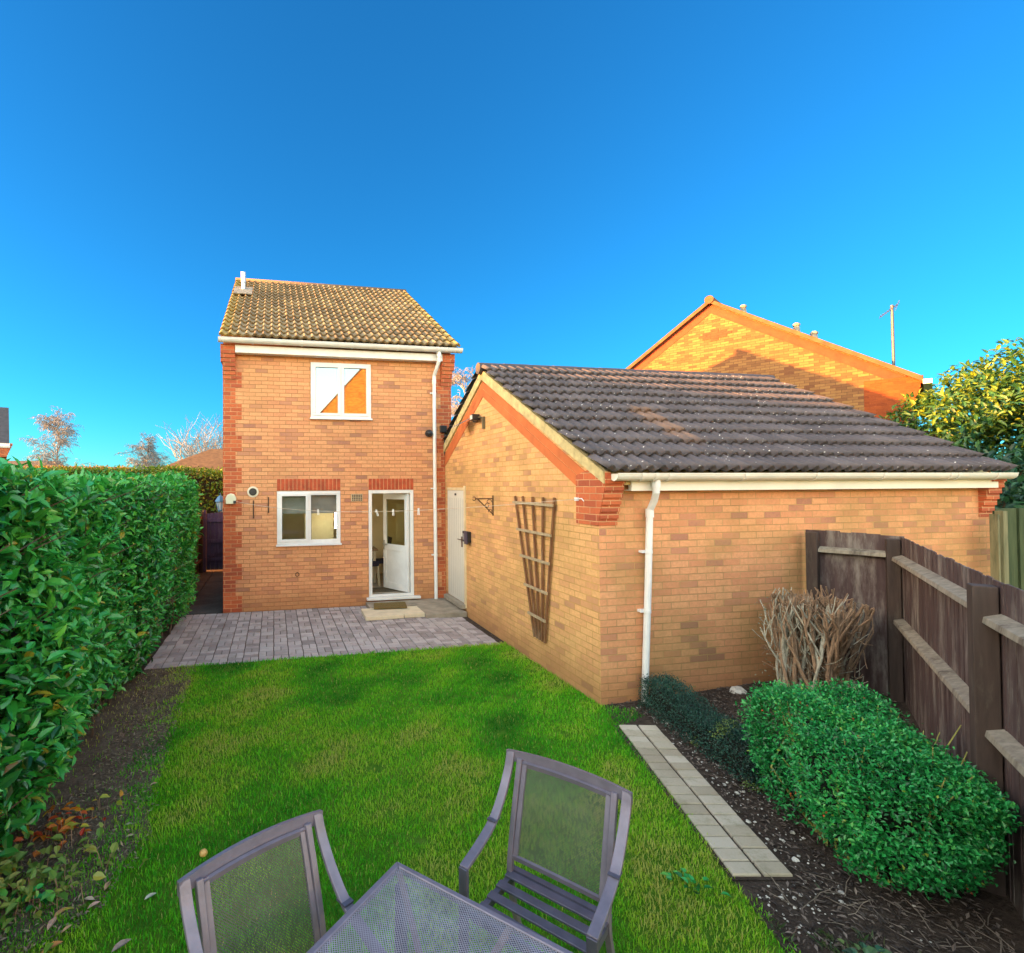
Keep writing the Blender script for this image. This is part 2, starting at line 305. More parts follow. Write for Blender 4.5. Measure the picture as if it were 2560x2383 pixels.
# ------------------------------------------------------------------ mesh helpers
class MB:
    def __init__(s): s.v = []; s.f = []
    def quad(s, *p):
        n = len(s.v); s.v += [tuple(x) for x in p]; s.f.append(tuple(range(n, n + len(p)))); return s
    def box(s, x0, x1, y0, y1, z0, z1):
        n = len(s.v)
        s.v += [(x, y, z) for z in (z0, z1) for y in (y0, y1) for x in (x0, x1)]
        for f in ((0, 2, 3, 1), (4, 5, 7, 6), (0, 1, 5, 4), (2, 6, 7, 3), (0, 4, 6, 2), (1, 3, 7, 5)): s.f.append(tuple(n + i for i in f))
        return s
    def bar(s, a, b, w, h, upv=(0, 0, 1)):
        """rectangular bar from a to b, w across, h along upv"""
        a, b = Vector(a), Vector(b); d = (b - a).normalized(); u = Vector(upv); sd = d.cross(u)
        if sd.length < 1e-5: u = Vector((0, 1, 0)); sd = d.cross(u)
        sd.normalize(); u = sd.cross(d).normalized(); n = len(s.v)
        for p in (a, b):
            for i, j in ((-1, -1), (1, -1), (1, 1), (-1, 1)): s.v.append(tuple(p + sd * (i * w / 2) + u * (j * h / 2)))
        for f in ((0, 3, 2, 1), (4, 5, 6, 7), (0, 1, 5, 4), (1, 2, 6, 5), (2, 3, 7, 6), (3, 0, 4, 7)): s.f.append(tuple(n + i for i in f))
        return s
    def sweep(s, pts, w, h, upv=(1, 0, 0)):
        """flat strip swept along pts; w measured along upv, h across it"""
        pts = [Vector(p) for p in pts]; u = Vector(upv).normalized(); n = len(s.v); k = len(pts)
        for i, p in enumerate(pts):
            d = (pts[min(i + 1, k - 1)] - pts[max(i - 1, 0)]).normalized(); t = d.cross(u).normalized()
            for a, b in ((-1, -1), (1, -1), (1, 1), (-1, 1)): s.v.append(tuple(p + u * (a * w / 2) + t * (b * h / 2)))
        for i in range(k - 1):
            for j in range(4):
                q = n + i * 4; s.f.append((q + j, q + (j + 1) % 4, q + 4 + (j + 1) % 4, q + 4 + j))
        s.f.append((n, n + 3, n + 2, n + 1)); q = n + (k - 1) * 4; s.f.append((q, q + 1, q + 2, q + 3)); return s
    def tube(s, pts, r, seg=8, cap=True):
        pts = [Vector(p) for p in pts]; k = len(pts); n = len(s.v)
        rr = r if isinstance(r, (list, tuple)) else [r] * k
        d0 = (pts[1] - pts[0]).normalized(); ref = Vector((0, 0, 1)) if abs(d0.z) < .9 else Vector((1, 0, 0))
        for i, p in enumerate(pts):
            d = (pts[min(i + 1, k - 1)] - pts[max(i - 1, 0)])
            d = d.normalized() if d.length > 1e-9 else d0
            a = d.cross(ref)
            if a.length < 1e-4: a = d.cross(Vector((0, 1, 0)))
            a.normalize(); b = d.cross(a)
            for j in range(seg):
                t = 2 * math.pi * j / seg; s.v.append(tuple(p + (a * math.cos(t) + b * math.sin(t)) * rr[i]))
        for i in range(k - 1):
            for j in range(seg):
                q = n + i * seg; s.f.append((q + j, q + (j + 1) % seg, q + seg + (j + 1) % seg, q + seg + j))
        if cap:
            s.f.append(tuple(n + j for j in reversed(range(seg)))); q = n + (k - 1) * seg; s.f.append(tuple(q + j for j in range(seg)))
        return s
    def prism(s, poly, d):
        """polygon (3D points, one plane) extruded by vector d"""
        n = len(s.v); k = len(poly); d = Vector(d)
        s.v += [tuple(p) for p in poly] + [tuple(Vector(p) + d) for p in poly]
        s.f.append(tuple(range(n, n + k))); s.f.append(tuple(n + k + i for i in reversed(range(k))))
        for i in range(k): j = (i + 1) % k; s.f.append((n + i, n + k + i, n + k + j, n + j))
        return s
    def ball(s, c, r, seg=10, rings=6, sz=1.0):
        n = len(s.v); c = Vector(c)
        for i in range(rings + 1):
            t = math.pi * i / rings
            for j in range(seg):
                q = 2 * math.pi * j / seg
                s.v.append((c.x + r * math.sin(t) * math.cos(q), c.y + r * math.sin(t) * math.sin(q), c.z + r * sz * math.cos(t)))
        for i in range(rings):
            for j in range(seg):
                s.f.append((n + i * seg + j, n + (i + 1) * seg + j, n + (i + 1) * seg + (j + 1) % seg, n + i * seg + (j + 1) % seg))
        return s
    def build(s, name, mat, parent=None, uv=True, smooth=False, bevel=0.0, local=False, label=None):
        me = bpy.data.meshes.new(name); v = np.array(s.v, dtype=float).reshape(-1, 3)
        org = np.zeros(3)
        if parent is not None and not local: org = np.array(ORIGIN.get(parent.name, (0, 0, 0)))
        elif parent is None and not local and len(v):
            org = np.array([(v[:, 0].min() + v[:, 0].max()) / 2, (v[:, 1].min() + v[:, 1].max()) / 2, v[:, 2].min()])
        me.from_pydata([tuple(x) for x in (v - org)], [], s.f); me.materials.append(mat)
        if not local:
            bm = bmesh.new(); bm.from_mesh(me); bmesh.ops.recalc_face_normals(bm, faces=bm.faces) if len(bm.faces) < 60000 else None
            if bevel:
                bmesh.ops.bevel(bm, geom=[e for e in bm.edges if len(e.link_faces) == 2 and e.calc_face_angle(0) > .6], offset=bevel, segments=2, affect='EDGES', profile=.6)
            bm.to_mesh(me); bm.free()
        elif bevel:
            bm = bmesh.new(); bm.from_mesh(me); bmesh.ops.recalc_face_normals(bm, faces=bm.faces)
            bmesh.ops.bevel(bm, geom=[e for e in bm.edges if len(e.link_faces) == 2 and e.calc_face_angle(0) > .6], offset=bevel, segments=1, affect='EDGES'); bm.to_mesh(me); bm.free()
        if uv: box_uv(me, org)
        if smooth:
            me.polygons.foreach_set('use_smooth', [True] * len(me.polygons))
        o = bpy.data.objects.new(name, me); col.objects.link(o)
        if parent is not None: o.parent = parent
        else: o.location = org
        ORIGIN[o.name] = tuple(org)
        if parent is not None: ORIGIN[o.name] = ORIGIN.get(parent.name, (0, 0, 0)) if not local else (0, 0, 0)
        if label: o['label'] = label
        return o
ORIGIN = {}
def box_uv(me, org):
    uvl = me.uv_layers.new(name='UVMap'); n = len(me.polygons)
    if n == 0: return
    co = np.zeros(len(me.vertices) * 3); me.vertices.foreach_get('co', co); co = co.reshape(-1, 3) + org
    nr = np.zeros(n * 3); me.polygons.foreach_get('normal', nr); ax = np.abs(nr.reshape(-1, 3)).argmax(1)
    lt = np.zeros(n, int); me.polygons.foreach_get('loop_total', lt)
    vi = np.zeros(len(me.loops), int); me.loops.foreach_get('vertex_index', vi)
    axl = np.repeat(ax, lt); c = co[vi]
    u = np.where(axl == 0, c[:, 1], c[:, 0]); w = np.where(axl == 2, c[:, 1], c[:, 2])
    uvl.data.foreach_set('uv', np.stack([u, w], 1).ravel())
def tag(o, label, cat, group=None):
    o['label'] = label; o['category'] = cat
    if group: o['group'] = group
    return o
def struct(o, kind='structure'):
    o['kind'] = kind; return o
def thing(name, label, cat, loc=(0, 0, 0), group=None, rotz=0.0):
    o = bpy.data.objects.new(name, None); o.empty_display_size = .2; col.objects.link(o)
    o.location = loc; o.rotation_euler = (0, 0, rotz); ORIGIN[o.name] = tuple(loc)
    return tag(o, label, cat, group)
def np_mesh(name, verts, faces, mat, parent=None, tint=None, smooth=False, org=(0, 0, 0)):
    """fast mesh from numpy: verts (N,3), faces list of (M,k) int arrays of one k each"""
    me = bpy.data.meshes.new(name); faces = [f for f in faces if len(f)]
    nl = sum(f.size for f in faces); npol = sum(len(f) for f in faces)
    org = np.array(org, float)
    me.vertices.add(len(verts)); me.vertices.foreach_set('co', (verts - org).astype(np.float32).ravel())
    me.loops.add(nl); me.polygons.add(npol)
    me.loops.foreach_set('vertex_index', np.concatenate([f.ravel() for f in faces]).astype(np.int32))
    ls, k = [], 0
    for f in faces:
        ls.append(k + np.arange(len(f)) * f.shape[1]); k += f.size
    me.polygons.foreach_set('loop_start', np.concatenate(ls).astype(np.int32))
    me.update(calc_edges=True); me.validate()
    me.materials.append(mat)
    if tint is not None:
        a = me.attributes.new('tint', 'FLOAT', 'POINT'); a.data.foreach_set('value', tint.astype(np.float32))
    me.polygons.foreach_set('use_smooth', np.full(len(me.polygons), bool(smooth)))
    o = bpy.data.objects.new(name, me); col.objects.link(o)
    if parent is not None: o.parent = parent; ORIGIN[o.name] = ORIGIN.get(parent.name, (0, 0, 0))
    else: o.location = org; ORIGIN[o.name] = tuple(org)
    return o
def unit(a): return a / np.maximum(np.linalg.norm(a, axis=-1, keepdims=True), 1e-9)
def leaves(name, P, A, N, L, Wd, mat, parent=None, tint=None, detail=False, fold=.25, droop=.15):
    """leaf blades at P growing along A, upper side N"""
    n = len(P); A = unit(A); S = unit(np.cross(A, N)); N = unit(np.cross(S, A)); L = L[:, None]; Wd = Wd[:, None]
    if detail:
        prof = [(.0, 0, 0), (.28, .5, 1), (.68, .42, 1), (1, 0, 0), (.68, -.42, 1), (.28, -.5, 1), (.28, 0, 0), (.68, 0, 0)]
    else:
        prof = [(0, 0, 0), (.45, .5, 1), (1, 0, 0), (.45, -.5, 1)]
    vs_ = []
    for t, w, up_ in prof:
        vs_.append(P + A * (t * L) + S * (w * Wd) + N * (up_ * fold * Wd - droop * L * t * t))
    k = len(prof); v = np.stack(vs_, 1).reshape(-1, 3); b = np.arange(n)[:, None] * k
    if detail:
        q = np.concatenate([b + np.array([[6, 7, 2, 1]]), b + np.array([[7, 6, 5, 4]])]); t3 = np.concatenate([b + np.array([[0, 6, 1]]), b + np.array([[7, 3, 2]]), b + np.array([[0, 5, 6]]), b + np.array([[7, 4, 3]])])
        f = [q, t3]
    else:
        f = [np.concatenate([b + np.array([[0, 2, 1]]), b + np.array([[0, 3, 2]])])]
    if tint is None: tint = rng.random(n)
    o = np_mesh(name, v, f, mat, parent, np.repeat(tint, k), org=ORIGIN.get(parent.name, (0, 0, 0)) if parent is not None else (0, 0, 0))
    return o
def rnd(n, a, b): return a + (b - a) * rng.random(n)
def rdir(n): return unit(rng.normal(size=(n, 3)))
def vnoise(P, s, seed=0):
    """cheap smooth pseudo-noise in 0..1"""
    r = np.random.default_rng(seed); o = np.zeros(len(P))
    for i in range(6):
        k = r.normal(size=P.shape[1]) * s * (1 + .5 * i); o += np.sin(P @ k + r.random() * 6.28) / (1 + .35 * i)
    return .5 + o / 7.0

def tile_roof(name, x0, x1, ye, ze, yr, zr, gauge, wave, amp, mat, parent, drop=.028, tile=2, axis='x'):
    """rows of real wavy tiles from eaves (ye,ze) up to ridge (yr,zr)"""
    sl_ = math.hypot(yr - ye, zr - ze); rows = int(round(sl_ / gauge)); g = sl_ / rows
    d = np.array([0, (yr - ye) / sl_, (zr - ze) / sl_]); nn = np.array([0, -d[2], d[1]])
    if nn[2] < 0: nn = -nn
    nx = max(8, int(round((x1 - x0) / wave)) * 8 + 1); xs = np.linspace(x0, x1, nx); ph = (xs - x0) / wave
    t = ph % 1.0
    prof = amp * np.where(t < .62, np.sin(np.pi * t / .62) ** 1.0, -.10 * np.sin(np.pi * (t - .62) / .38))
    V, Fq, UV = [], [], []; base = 0
    base_p = np.array([0, ye, ze])
    for r in range(rows):
        jit = np.repeat(rng.normal(0, .0025, int(nx / (8 * tile)) + 2), 8 * tile)[:nx]
        s0, s1 = r * g - .012, (r + 1) * g + .02
        for (s, off, vv) in ((s0 + .05, -.012, r + .01), (s0, drop, r + .02), ((s0 + s1) / 2, drop * .62, r + .5), (s1, .004, r + .98)):
            p = base_p + d * s + nn * off
            q = np.tile(p, (nx, 1)); q[:, 0] = xs; q += np.outer(prof * (1 if off > 0 else .6) + (jit if off > 0 else 0), nn); V.append(q)
            UV.append(np.stack([ph / tile, np.full(nx, vv)], 1))
        i = np.arange(nx - 1)
        for k in range(3):
            a = base + k * nx; Fq.append(np.stack([a + i, a + i + 1, a + nx + i + 1, a + nx + i], 1))
        base += 4 * nx
    V = np.concatenate(V); Fq = np.concatenate(Fq); UV = np.concatenate(UV)
    if axis == 'y': V = V[:, [1, 0, 2]]
    o = np_mesh(name, V, [Fq], mat, parent, org=ORIGIN[parent.name])
    me = o.data; uvl = me.uv_layers.new(name='UVMap'); vi = np.zeros(len(me.loops), int); me.loops.foreach_get('vertex_index', vi)
    uvl.data.foreach_set('uv', UV[vi].ravel()); me.polygons.foreach_set('use_smooth', np.ones(len(me.polygons), bool))
    return o

# ================================================================== SETTING
def sheet(name, poly, z, mat, label=None):
    b = MB(); b.quad(*[(p[0], p[1], p[2] if len(p) > 2 else z) for p in poly]); return struct(b.build(name, mat))
b = MB(); b.quad((-900, -300, -.06), (900, -300, -.06), (900, 1500, -.06), (-900, 1500, -.06)); struct(b.build('ground', m_field))
# low green hill on the horizon
hx = np.linspace(-420, 420, 60)
b = MB()
for i in range(59):
    h0, h1 = [9.0 + 2.5 * math.sin(x * .011 + 1) + 1.2 * math.sin(x * .043) for x in (hx[i], hx[i + 1])]
    b.quad((hx[i], 230, -.06), (hx[i + 1], 230, -.06), (hx[i + 1], 330, h1), (hx[i], 330, h0))
    b.quad((hx[i], 330, h0), (hx[i + 1], 330, h1), (hx[i + 1], 480, -.06), (hx[i], 480, -.06))
struct(b.build('hill', M('hill_grass', (.04, .10, .025), .95, .35, .03), smooth=True))

LAWN = [(-1.62, 7.235), (3.36, 7.28), (3.39, 5.02), (3.66, 4.86), (3.62, 4.66), (3.26, 4.56), (2.66, 2.70), (2.50, 2.2), (2.25, 1.2), (1.9, -1.5), (-2.6, -1.5), (-2.6, 3.2)]
sheet('lawn', LAWN, 0.0, m_lawn)
sheet('soil', [(-1.62, 7.23), (-1.06, 7.23), (-.98, 6.6), (-1.06, 5.9), (-.98, 5.2), (-.90, 4.6), (-.95, 4.2), (-.84, 3.9), (-.93, 3.55), (-1.02, 3.32), (-1.12, 3.12), (-1.3, 2.9), (-2.6, 2.7), (-2.6, 3.2)], .005, m_dirt)
# planting bed rises a little towards the wall and the fence
bx, by = np.meshgrid(np.linspace(1.9, 7.2, 60), np.linspace(-1.2, 5.04, 66))
def bed_z(x, y):
    d = np.clip((x - 3.6) / 2.2, 0, 1); return .004 + .10 * d + .018 * (vnoise(np.stack([x.ravel(), y.ravel()], 1), 5, 3).reshape(x.shape) - .5) * np.clip((x - 3.5) * 2, .15, 1)
edge_y = [-1.5, 1.2, 2.2, 2.70, 4.56, 5.04]; edge_x = [1.9, 2.25, 2.50, 2.66, 3.26, 3.42]
exr = np.interp(by, edge_y, edge_x)
bx2 = exr + (bx - 1.9) / 5.3 * (7.2 - exr)
bz = bed_z(bx2, by); ny, nx_ = bx.shape
ii = np.arange(ny - 1)[:, None] * nx_ + np.arange(nx_ - 1)[None]
np_mesh('flower_bed', np.stack([bx2.ravel(), by.ravel(), bz.ravel()], 1), [np.stack([ii, ii + 1, ii + nx_ + 1, ii + nx_], -1).reshape(-1, 4)], m_soil, smooth=True)['kind'] = 'structure'

def pavers(name, cells, z0, h, mat, gap=.005):
    """cells: list of 4 corner points (x,y); every block is its own raised slab with eased edges"""
    V, Fc, T = [], [], []
    for c in cells:
        c = np.array(c, float); m = c.mean(0); d = c - m; L = np.linalg.norm(d, axis=1, keepdims=True)
        a = c - d / L * gap; t = c - d / L * (gap + .007); n = len(V)
        dz = rng.normal(0, .0018)
        V += [(*p, z0) for p in a] + [(*p, z0 + h - .006 + dz) for p in a] + [(*p, z0 + h + dz) for p in t]
        for k in (0, 4):
            for i in range(4): j = (i + 1) % 4; Fc.append((n + k + i, n + k + j, n + k + 4 + j, n + k + 4 + i))
        Fc.append((n + 8, n + 9, n + 10, n + 11)); T += [rng.random()] * 12
    return struct(np_mesh(name, np.array(V), [np.array(Fc)], mat, tint=np.array(T)))
# basket-weave block paving behind the house
cells = []; S = .205
for i in range(-8, 22):
    for j in range(0, 15):
        x0, y0 = i * S - .01, 7.25 + j * S
        if (i + j) % 2: sub = [((0, 0), (1, .5)), ((0, .5), (1, 1))]
        else: sub = [((0, 0), (.5, 1)), ((.5, 0), (1, 1))]
        for (a0, b0), (a1, b1) in sub:
            X0, X1, Y0, Y1 = x0 + a0 * S, x0 + a1 * S, y0 + b0 * S, y0 + b1 * S
            if X0 < -1.72 or X1 > 3.37 or Y1 > 10.14: continue
            if X0 > 2.9 and Y0 > 8.85: continue
            cells.append([(X0, Y0), (X1, Y0), (X1, Y1), (X0, Y1)])
pavers('patio', cells, -.03, .032, m_paver, .0075)
sheet('patio_bedding', [(-1.75, 7.24), (3.39, 7.27), (3.39, 10.16), (-1.75, 10.16)], -.012, m_soil)
# two-block-wide brick path beside the bed
cells = []
p0, p1 = Vector((3.25, 4.55)), Vector((2.66, 2.68)); q0 = Vector((3.605, 4.46)); q1 = Vector((3.02, 2.60)); n = 17
for k in range(n):
    t0, t1 = k / n, (k + 1) / n
    for a, c in ((0, .5), (.5, 1)):
        def P(t, u): v = p0.lerp(p1, t).lerp(q0.lerp(q1, t), u); return (v.x, v.y)
        cells.append([P(t0, a), P(t1, a), P(t1, c), P(t0, c)])
pavers('path', cells, -.02, .05, m_pathpaver, .011)
sheet('path_bedding', [(3.22, 4.58), (3.63, 4.48), (3.03, 2.58), (2.64, 2.66)], .012, m_soil)
# side passage
b = MB()
for k in range(6):
    b.box(-1.62, -.96, 10.17 + k * .82, 10.17 + k * .82 + .80, -.03, .006); b.box(-2.3, -1.635, 10.17 + k * .82, 10.17 + k * .82 + .80, -.03, .003)
struct(b.build('side_path', m_sidepath, bevel=.006))
sheet('side_path_bedding', [(-2.35, 10.0), (-.94, 10.16), (-.94, 15.6), (-2.35, 15.6)], -.02, m_soil)
# raised concrete apron in the corner by the garage door
b = MB(); b.box(2.62, 3.385, 8.93, 10.15, -.02, .075); struct(b.build('concrete_apron', m_conc, bevel=.01))

# ================================================================== BRICK HOUSE
HX0, HX1, HY0, HY1 = -.93, 3.54, 10.157, 18.2
EZ, RY, RZ = 5.08, 14.2, 7.77
house = thing('brick_house', 'two storey buff brick house with lichen covered tiled roof and open white back door', 'house', (1.3, 14.2, 0))
OPEN = [(.695, 1.885, 3.635, 4.745), (.05, 1.27, 1.195, 2.25), (1.82, 2.74, .15, 2.26)]
def pierced(b, x0, x1, z0, z1, opens, y, depth):
    xs = sorted({x0, x1, *[o[0] for o in opens], *[o[1] for o in opens]}); zs = sorted({z0, z1, *[o[2] for o in opens], *[o[3] for o in opens]})
    for i in range(len(xs) - 1):
        for j in range(len(zs) - 1):
            cx_, cz_ = (xs[i] + xs[i + 1]) / 2, (zs[j] + zs[j + 1]) / 2
            if any(o[0] < cx_ < o[1] and o[2] < cz_ < o[3] for o in opens): continue
            b.quad((xs[i], y, zs[j]), (xs[i + 1], y, zs[j]), (xs[i + 1], y, zs[j + 1]), (xs[i], y, zs[j + 1]))
    for o in opens:
        b.quad((o[0], y, o[2]), (o[0], y + depth, o[2]), (o[0], y + depth, o[3]), (o[0], y, o[3])); b.quad((o[1], y + depth, o[2]), (o[1], y, o[2]), (o[1], y, o[3]), (o[1], y + depth, o[3]))
        b.quad((o[0], y + depth, o[3]), (o[1], y + depth, o[3]), (o[1], y, o[3]), (o[0], y, o[3])); b.quad((o[0], y, o[2]), (o[1], y, o[2]), (o[1], y + depth, o[2]), (o[0], y + depth, o[2]))
b = MB(); pierced(b, HX0, HX1, -.1, 5.12, OPEN, HY0, .22)
for X in (HX0, HX1):
    b.quad((X, HY0, -.1), (X, HY1, -.1), (X, HY1, 5.12), (X, RY, RZ - .08), (X, HY0, 5.12))
b.quad((HX0, HY1, -.1), (HX1, HY1, -.1), (HX1, HY1, 5.12), (HX0, HY1, 5.12))
b.build('wall', m_brick, house)
# red brick corners, toothed every four courses, corbelling out under the eaves
for side in (0, 1):
    b = MB(); z = 0.0; k = 0
    while z < 4.9:
        hgt = min(.3, 4.9 - z); w = .225 if k % 2 else .3375
        if side: b.box(HX1 - w + .002, HX1 + .003, HY0 - .004, HY0 + .3, z, z + hgt)
        else: b.box(HX0 - .003, HX0 + w - .002, HY0 - .004, HY0 + .3, z, z + hgt)
        z += .3; k += 1
    for c in range(7):
        zc = 4.36 + c * .075; o_ = .022 * (c + 1)
        x0, x1 = (HX1 - .225, HX1 + .004 + (.03 if c > 3 else 0)) if side else (HX0 - .004 - (.03 if c > 3 else 0), HX0 + .225)
        b.box(x0, x1, HY0 - .004 - o_, HY0 + .2, zc, zc + .0735 if c < 6 else 4.98)
    b.build('quoin', m_red, house)
# tiled roof, both slopes, with slab under the tiles
tile_roof('roof', HX0 - .045, HX1 + .09, 9.84, EZ, RY, RZ, .30, .15, .042, m_tile_house, house, drop=.042)
b = MB()
b.prism([(HX0 - .03, 9.90, EZ + .005), (HX0 - .03, RY, RZ - .05), (HX0 - .03, 18.5, EZ + .005), (HX0 - .03, 18.5, EZ - .07), (HX0 - .03, RY, RZ - .13), (HX0 - .03, 9.90, EZ - .07)], (HX1 - HX0 + .10, 0, 0))
b.build('roof_deck', m_tile_far, house)
b = MB(); b.tube([(HX0 - .05, RY, RZ - .005), (HX1 + .1, RY, RZ - .005)], .08, 10); b.build('ridge', m_tile_far, house, smooth=True)
b = MB(); b.box(HX0 + .23, HX1 - .23, 9.985, HY0 - .005, 4.825, 4.965); b.build('fascia', m_white, house, bevel=.006)
def half_gutter(name, x0, x1, y, z, r, parent, brackets, mat=m_white):
    b = MB(); n = 9; P = [(y + r * math.cos(t), z + r * math.sin(t)) for t in np.linspace(math.pi, 2 * math.pi, n)]
    for k in range(n - 1):
        (ya, za), (yb, zb) = P[k], P[k + 1]; b.quad((x0, ya, za), (x1, ya, za), (x1, yb, zb), (x0, yb, zb))
        ya2, za2, yb2, zb2 = y + (ya - y) * .93, z + (za - z) * .93, y + (yb - y) * .93, z + (zb - z) * .93
        b.quad((x0, ya2, za2), (x0, yb2, zb2), (x1, yb2, zb2), (x1, ya2, za2))
    for x in (x0, x1): b.prism([(x, p[0], p[1]) for p in P], (.006, 0, 0))
    b.box(x0, x1, y - r - .004, y - r + .008, z - .004, z + .006)
    g = b.build(name, mat, parent)
    for x in brackets:
        c = MB(); c.sweep([(x, y + (r + .006) * math.cos(t), z + (r + .006) * math.sin(t)) for t in np.linspace(math.pi * .97, 2 * math.pi, 9)], .035, .006, (1, 0, 0))
        c.build('gutter_bracket', mat, g)
    return g
half_gutter('gutter', HX0 - .06, HX1 + .14, 9.90, 5.055, .078, house, [HX0 + .55, HX0 + 1.45, HX0 + 2.4, HX0 + 3.3, HX0 + 4.1])
def downpipe(x, pts, r, clips, parent, ywall):
    b = MB(); b.tube(pts, r, 10); b.tube([Vector(pts[-1]) - Vector((0, 0, .001)), Vector(pts[-1]) - Vector((0, 0, .05))], r * 1.0, 10)
    b.tube([Vector(pts[0]) + Vector((0, 0, .03)), Vector(pts[0]) - Vector((0, 0, .09))], r * 1.22, 10)
    b.tube([Vector(pts[3]) + Vector((0, 0, .02)), Vector(pts[3]) - Vector((0, 0, .07))], r * 1.18, 10)
    d = b.build('downpipe', m_white, parent, smooth=False)
    for z, xx in clips:
        c = MB(); c.tube([(xx, pts[-1][1], z - .016), (xx, pts[-1][1], z + .016)], r * 1.16, 10); c.box(xx - r * 2.0, xx + r * 1.0, pts[-1][1] + r * .9, ywall, z - .013, z + .013)
        c.box(xx - r * 2.2, xx - r * .7, pts[-1][1] - .004, pts[-1][1] + .012, z - .012, z + .012)
        c.build('pipe_clip', m_white, d)
    return d
downpipe(3.16, [(3.21, 9.905, 4.97), (3.21, 9.905, 4.80), (3.165, 10.09, 4.55), (3.165, 10.095, 4.45), (3.17, 10.10, 2.0), (3.175, 10.10, .10)], .036, [(4.2, 3.165), (2.28, 3.168), (.95, 3.174)], house, HY0)

# windows
def window(x0, x1, z0, z1, y, splits, glass, sill_out, f=.055, sash=.05):
    b = MB()
    b.box(x0, x1, y, y + .06, z0, z0 + f); b.box(x0, x1, y, y + .06, z1 - f, z1); b.box(x0, x0 + f, y, y + .06, z0 + f, z1 - f); b.box(x1 - f, x1, y, y + .06, z0 + f, z1 - f)
    for m_ in splits[1:-1]: b.box(m_ - .022, m_ + .022, y, y + .06, z0 + f, z1 - f)
    w = b.build('window', m_white, house, bevel=.005)
    for k in range(len(splits) - 1):
        a = splits[k] + (f if k == 0 else .022); c = splits[k + 1] - (f if k == len(splits) - 2 else .022)
        s = MB(); yy = y - .016; zz0, zz1 = z0 + f - .012, z1 - f + .012; a -= .012; c += .012; sw = sash
        if (k == 1 and glass is m_glass): sw = .022; yy = y + .01; a += .01; c -= .01; zz0 += .012; zz1 -= .012
        s.box(a, c, yy, yy + .05, zz0, zz0 + sw); s.box(a, c, yy, yy + .05, zz1 - sw, zz1); s.box(a, a + sw, yy, yy + .05, zz0 + sw, zz1 - sw); s.box(c - sw, c, yy, yy + .05, zz0 + sw, zz1 - sw)
        s.build('casement', m_white, w, bevel=.005)
        g = MB(); g.box(a + sw - .004, c - sw + .004, yy + .022, yy + .028, zz0 + sw - .004, zz1 - sw + .004); g.build('pane', glass, w)
        q = MB()
        for (u0, u1, w0, w1) in ((a + sw, c - sw, zz1 - sw - .008, zz1 - sw), (a + sw, a + sw + .007, zz0 + sw, zz1 - sw)): q.box(u0, u1, yy + .012, yy + .02, w0, w1)
        q.build('glazing_gasket', m_black, w)
    s = MB(); s.box(x0 - .02, x1 + .02, y - sill_out, y + .05, z0 - .035, z0 - .002); s.build('sill', m_white, w, bevel=.006)
    return w
window(.70, 1.88, 3.665, 4.74, HY0 - .012, [.70, 1.285, 1.88], m_glass_up, .05)
window(.055, 1.265, 1.235, 2.245, HY0 - .006, [.055, .655, 1.265], m_glass, .05)
for x0, x1 in ((.05, 1.27), (1.82, 2.74)):      # soldier-course lintels
    b = MB(); n = int(round((x1 - x0) / .075)); w = (x1 - x0) / n
    for k in range(n): b.box(x0 + k * w + .005, x0 + (k + 1) * w - .005, HY0 - .008, HY0 + .05, 2.262, 2.482)
    li = b.build('lintel', M('lintel_brick', (.43, .075, .025), .8, .35, 7, .3), house, bevel=.003)
    b = MB(); b.box(x0, x1, HY0 - .003, HY0 + .04, 2.257, 2.487); b.build('lintel_mortar', M('lintel_mortar', (.62, .36, .18), .9), li)
# back door: frame, open leaf, step
b = MB(); y = HY0 - .004
b.box(1.825, 1.89, y, y + .07, .20, 2.255); b.box(2.67, 2.735, y, y + .07, .20, 2.255); b.box(1.89, 2.67, y, y + .07, 2.19, 2.255); b.box(1.825, 2.735, y, y + .07, .155, .20)
b.build('door_frame', m_white, house, bevel=.006)
b = MB(); b.box(1.77, 2.85, HY0 - .10, HY0 + .02, .105, .152); b.build('door_sill', m_white, house, bevel=.008)
dl = bpy.data.objects.new('door', None)
hinge = Vector((2.66, HY0 + .05, .2)); ang = R(118)       # leaf swung into the kitchen
dx, dy = math.cos(ang), math.sin(ang)
def dpt(u, t, z): return (hinge.x + dx * u - dy * t, hinge.y + dy * u + dx * t, z)
def dbox(b, u0, u1, t0, t1, z0, z1):
    n = len(b.v); b.v += [dpt(u, t, z) for z in (z0, z1) for t in (t0, t1) for u in (u0, u1)]
    for f in ((0, 2, 3, 1), (4, 5, 7, 6), (0, 1, 5, 4), (2, 6, 7, 3), (0, 4, 6, 2), (1, 3, 7, 5)): b.f.append(tuple(n + i for i in f))
b = MB()
for a in ((0, .09, .205, 2.18), (.67, .76, .205, 2.18), (.09, .67, .205, .34), (.09, .67, 1.0, 1.13), (.09, .67, 2.06, 2.18)): dbox(b, a[0], a[1], 0, .05, a[2], a[3])
dbox(b, .09, .67, .012, .038, .34, 1.0)
dr = b.build('door', m_white, house, bevel=.004)
b = MB(); dbox(b, .085, .675, .02, .03, 1.125, 2.065); b.build('door_pane', glass_mat('door_glass', .06, (.85, .85, .72)), dr)
b = MB(); dbox(b, .705, .735, .05, .07, 1.0, 1.2); dbox(b, .61, .735, .07, .09, 1.11, 1.13); dbox(b, .705, .735, -.02, 0, 1.0, 1.2); b.build('handle', m_steel, dr)
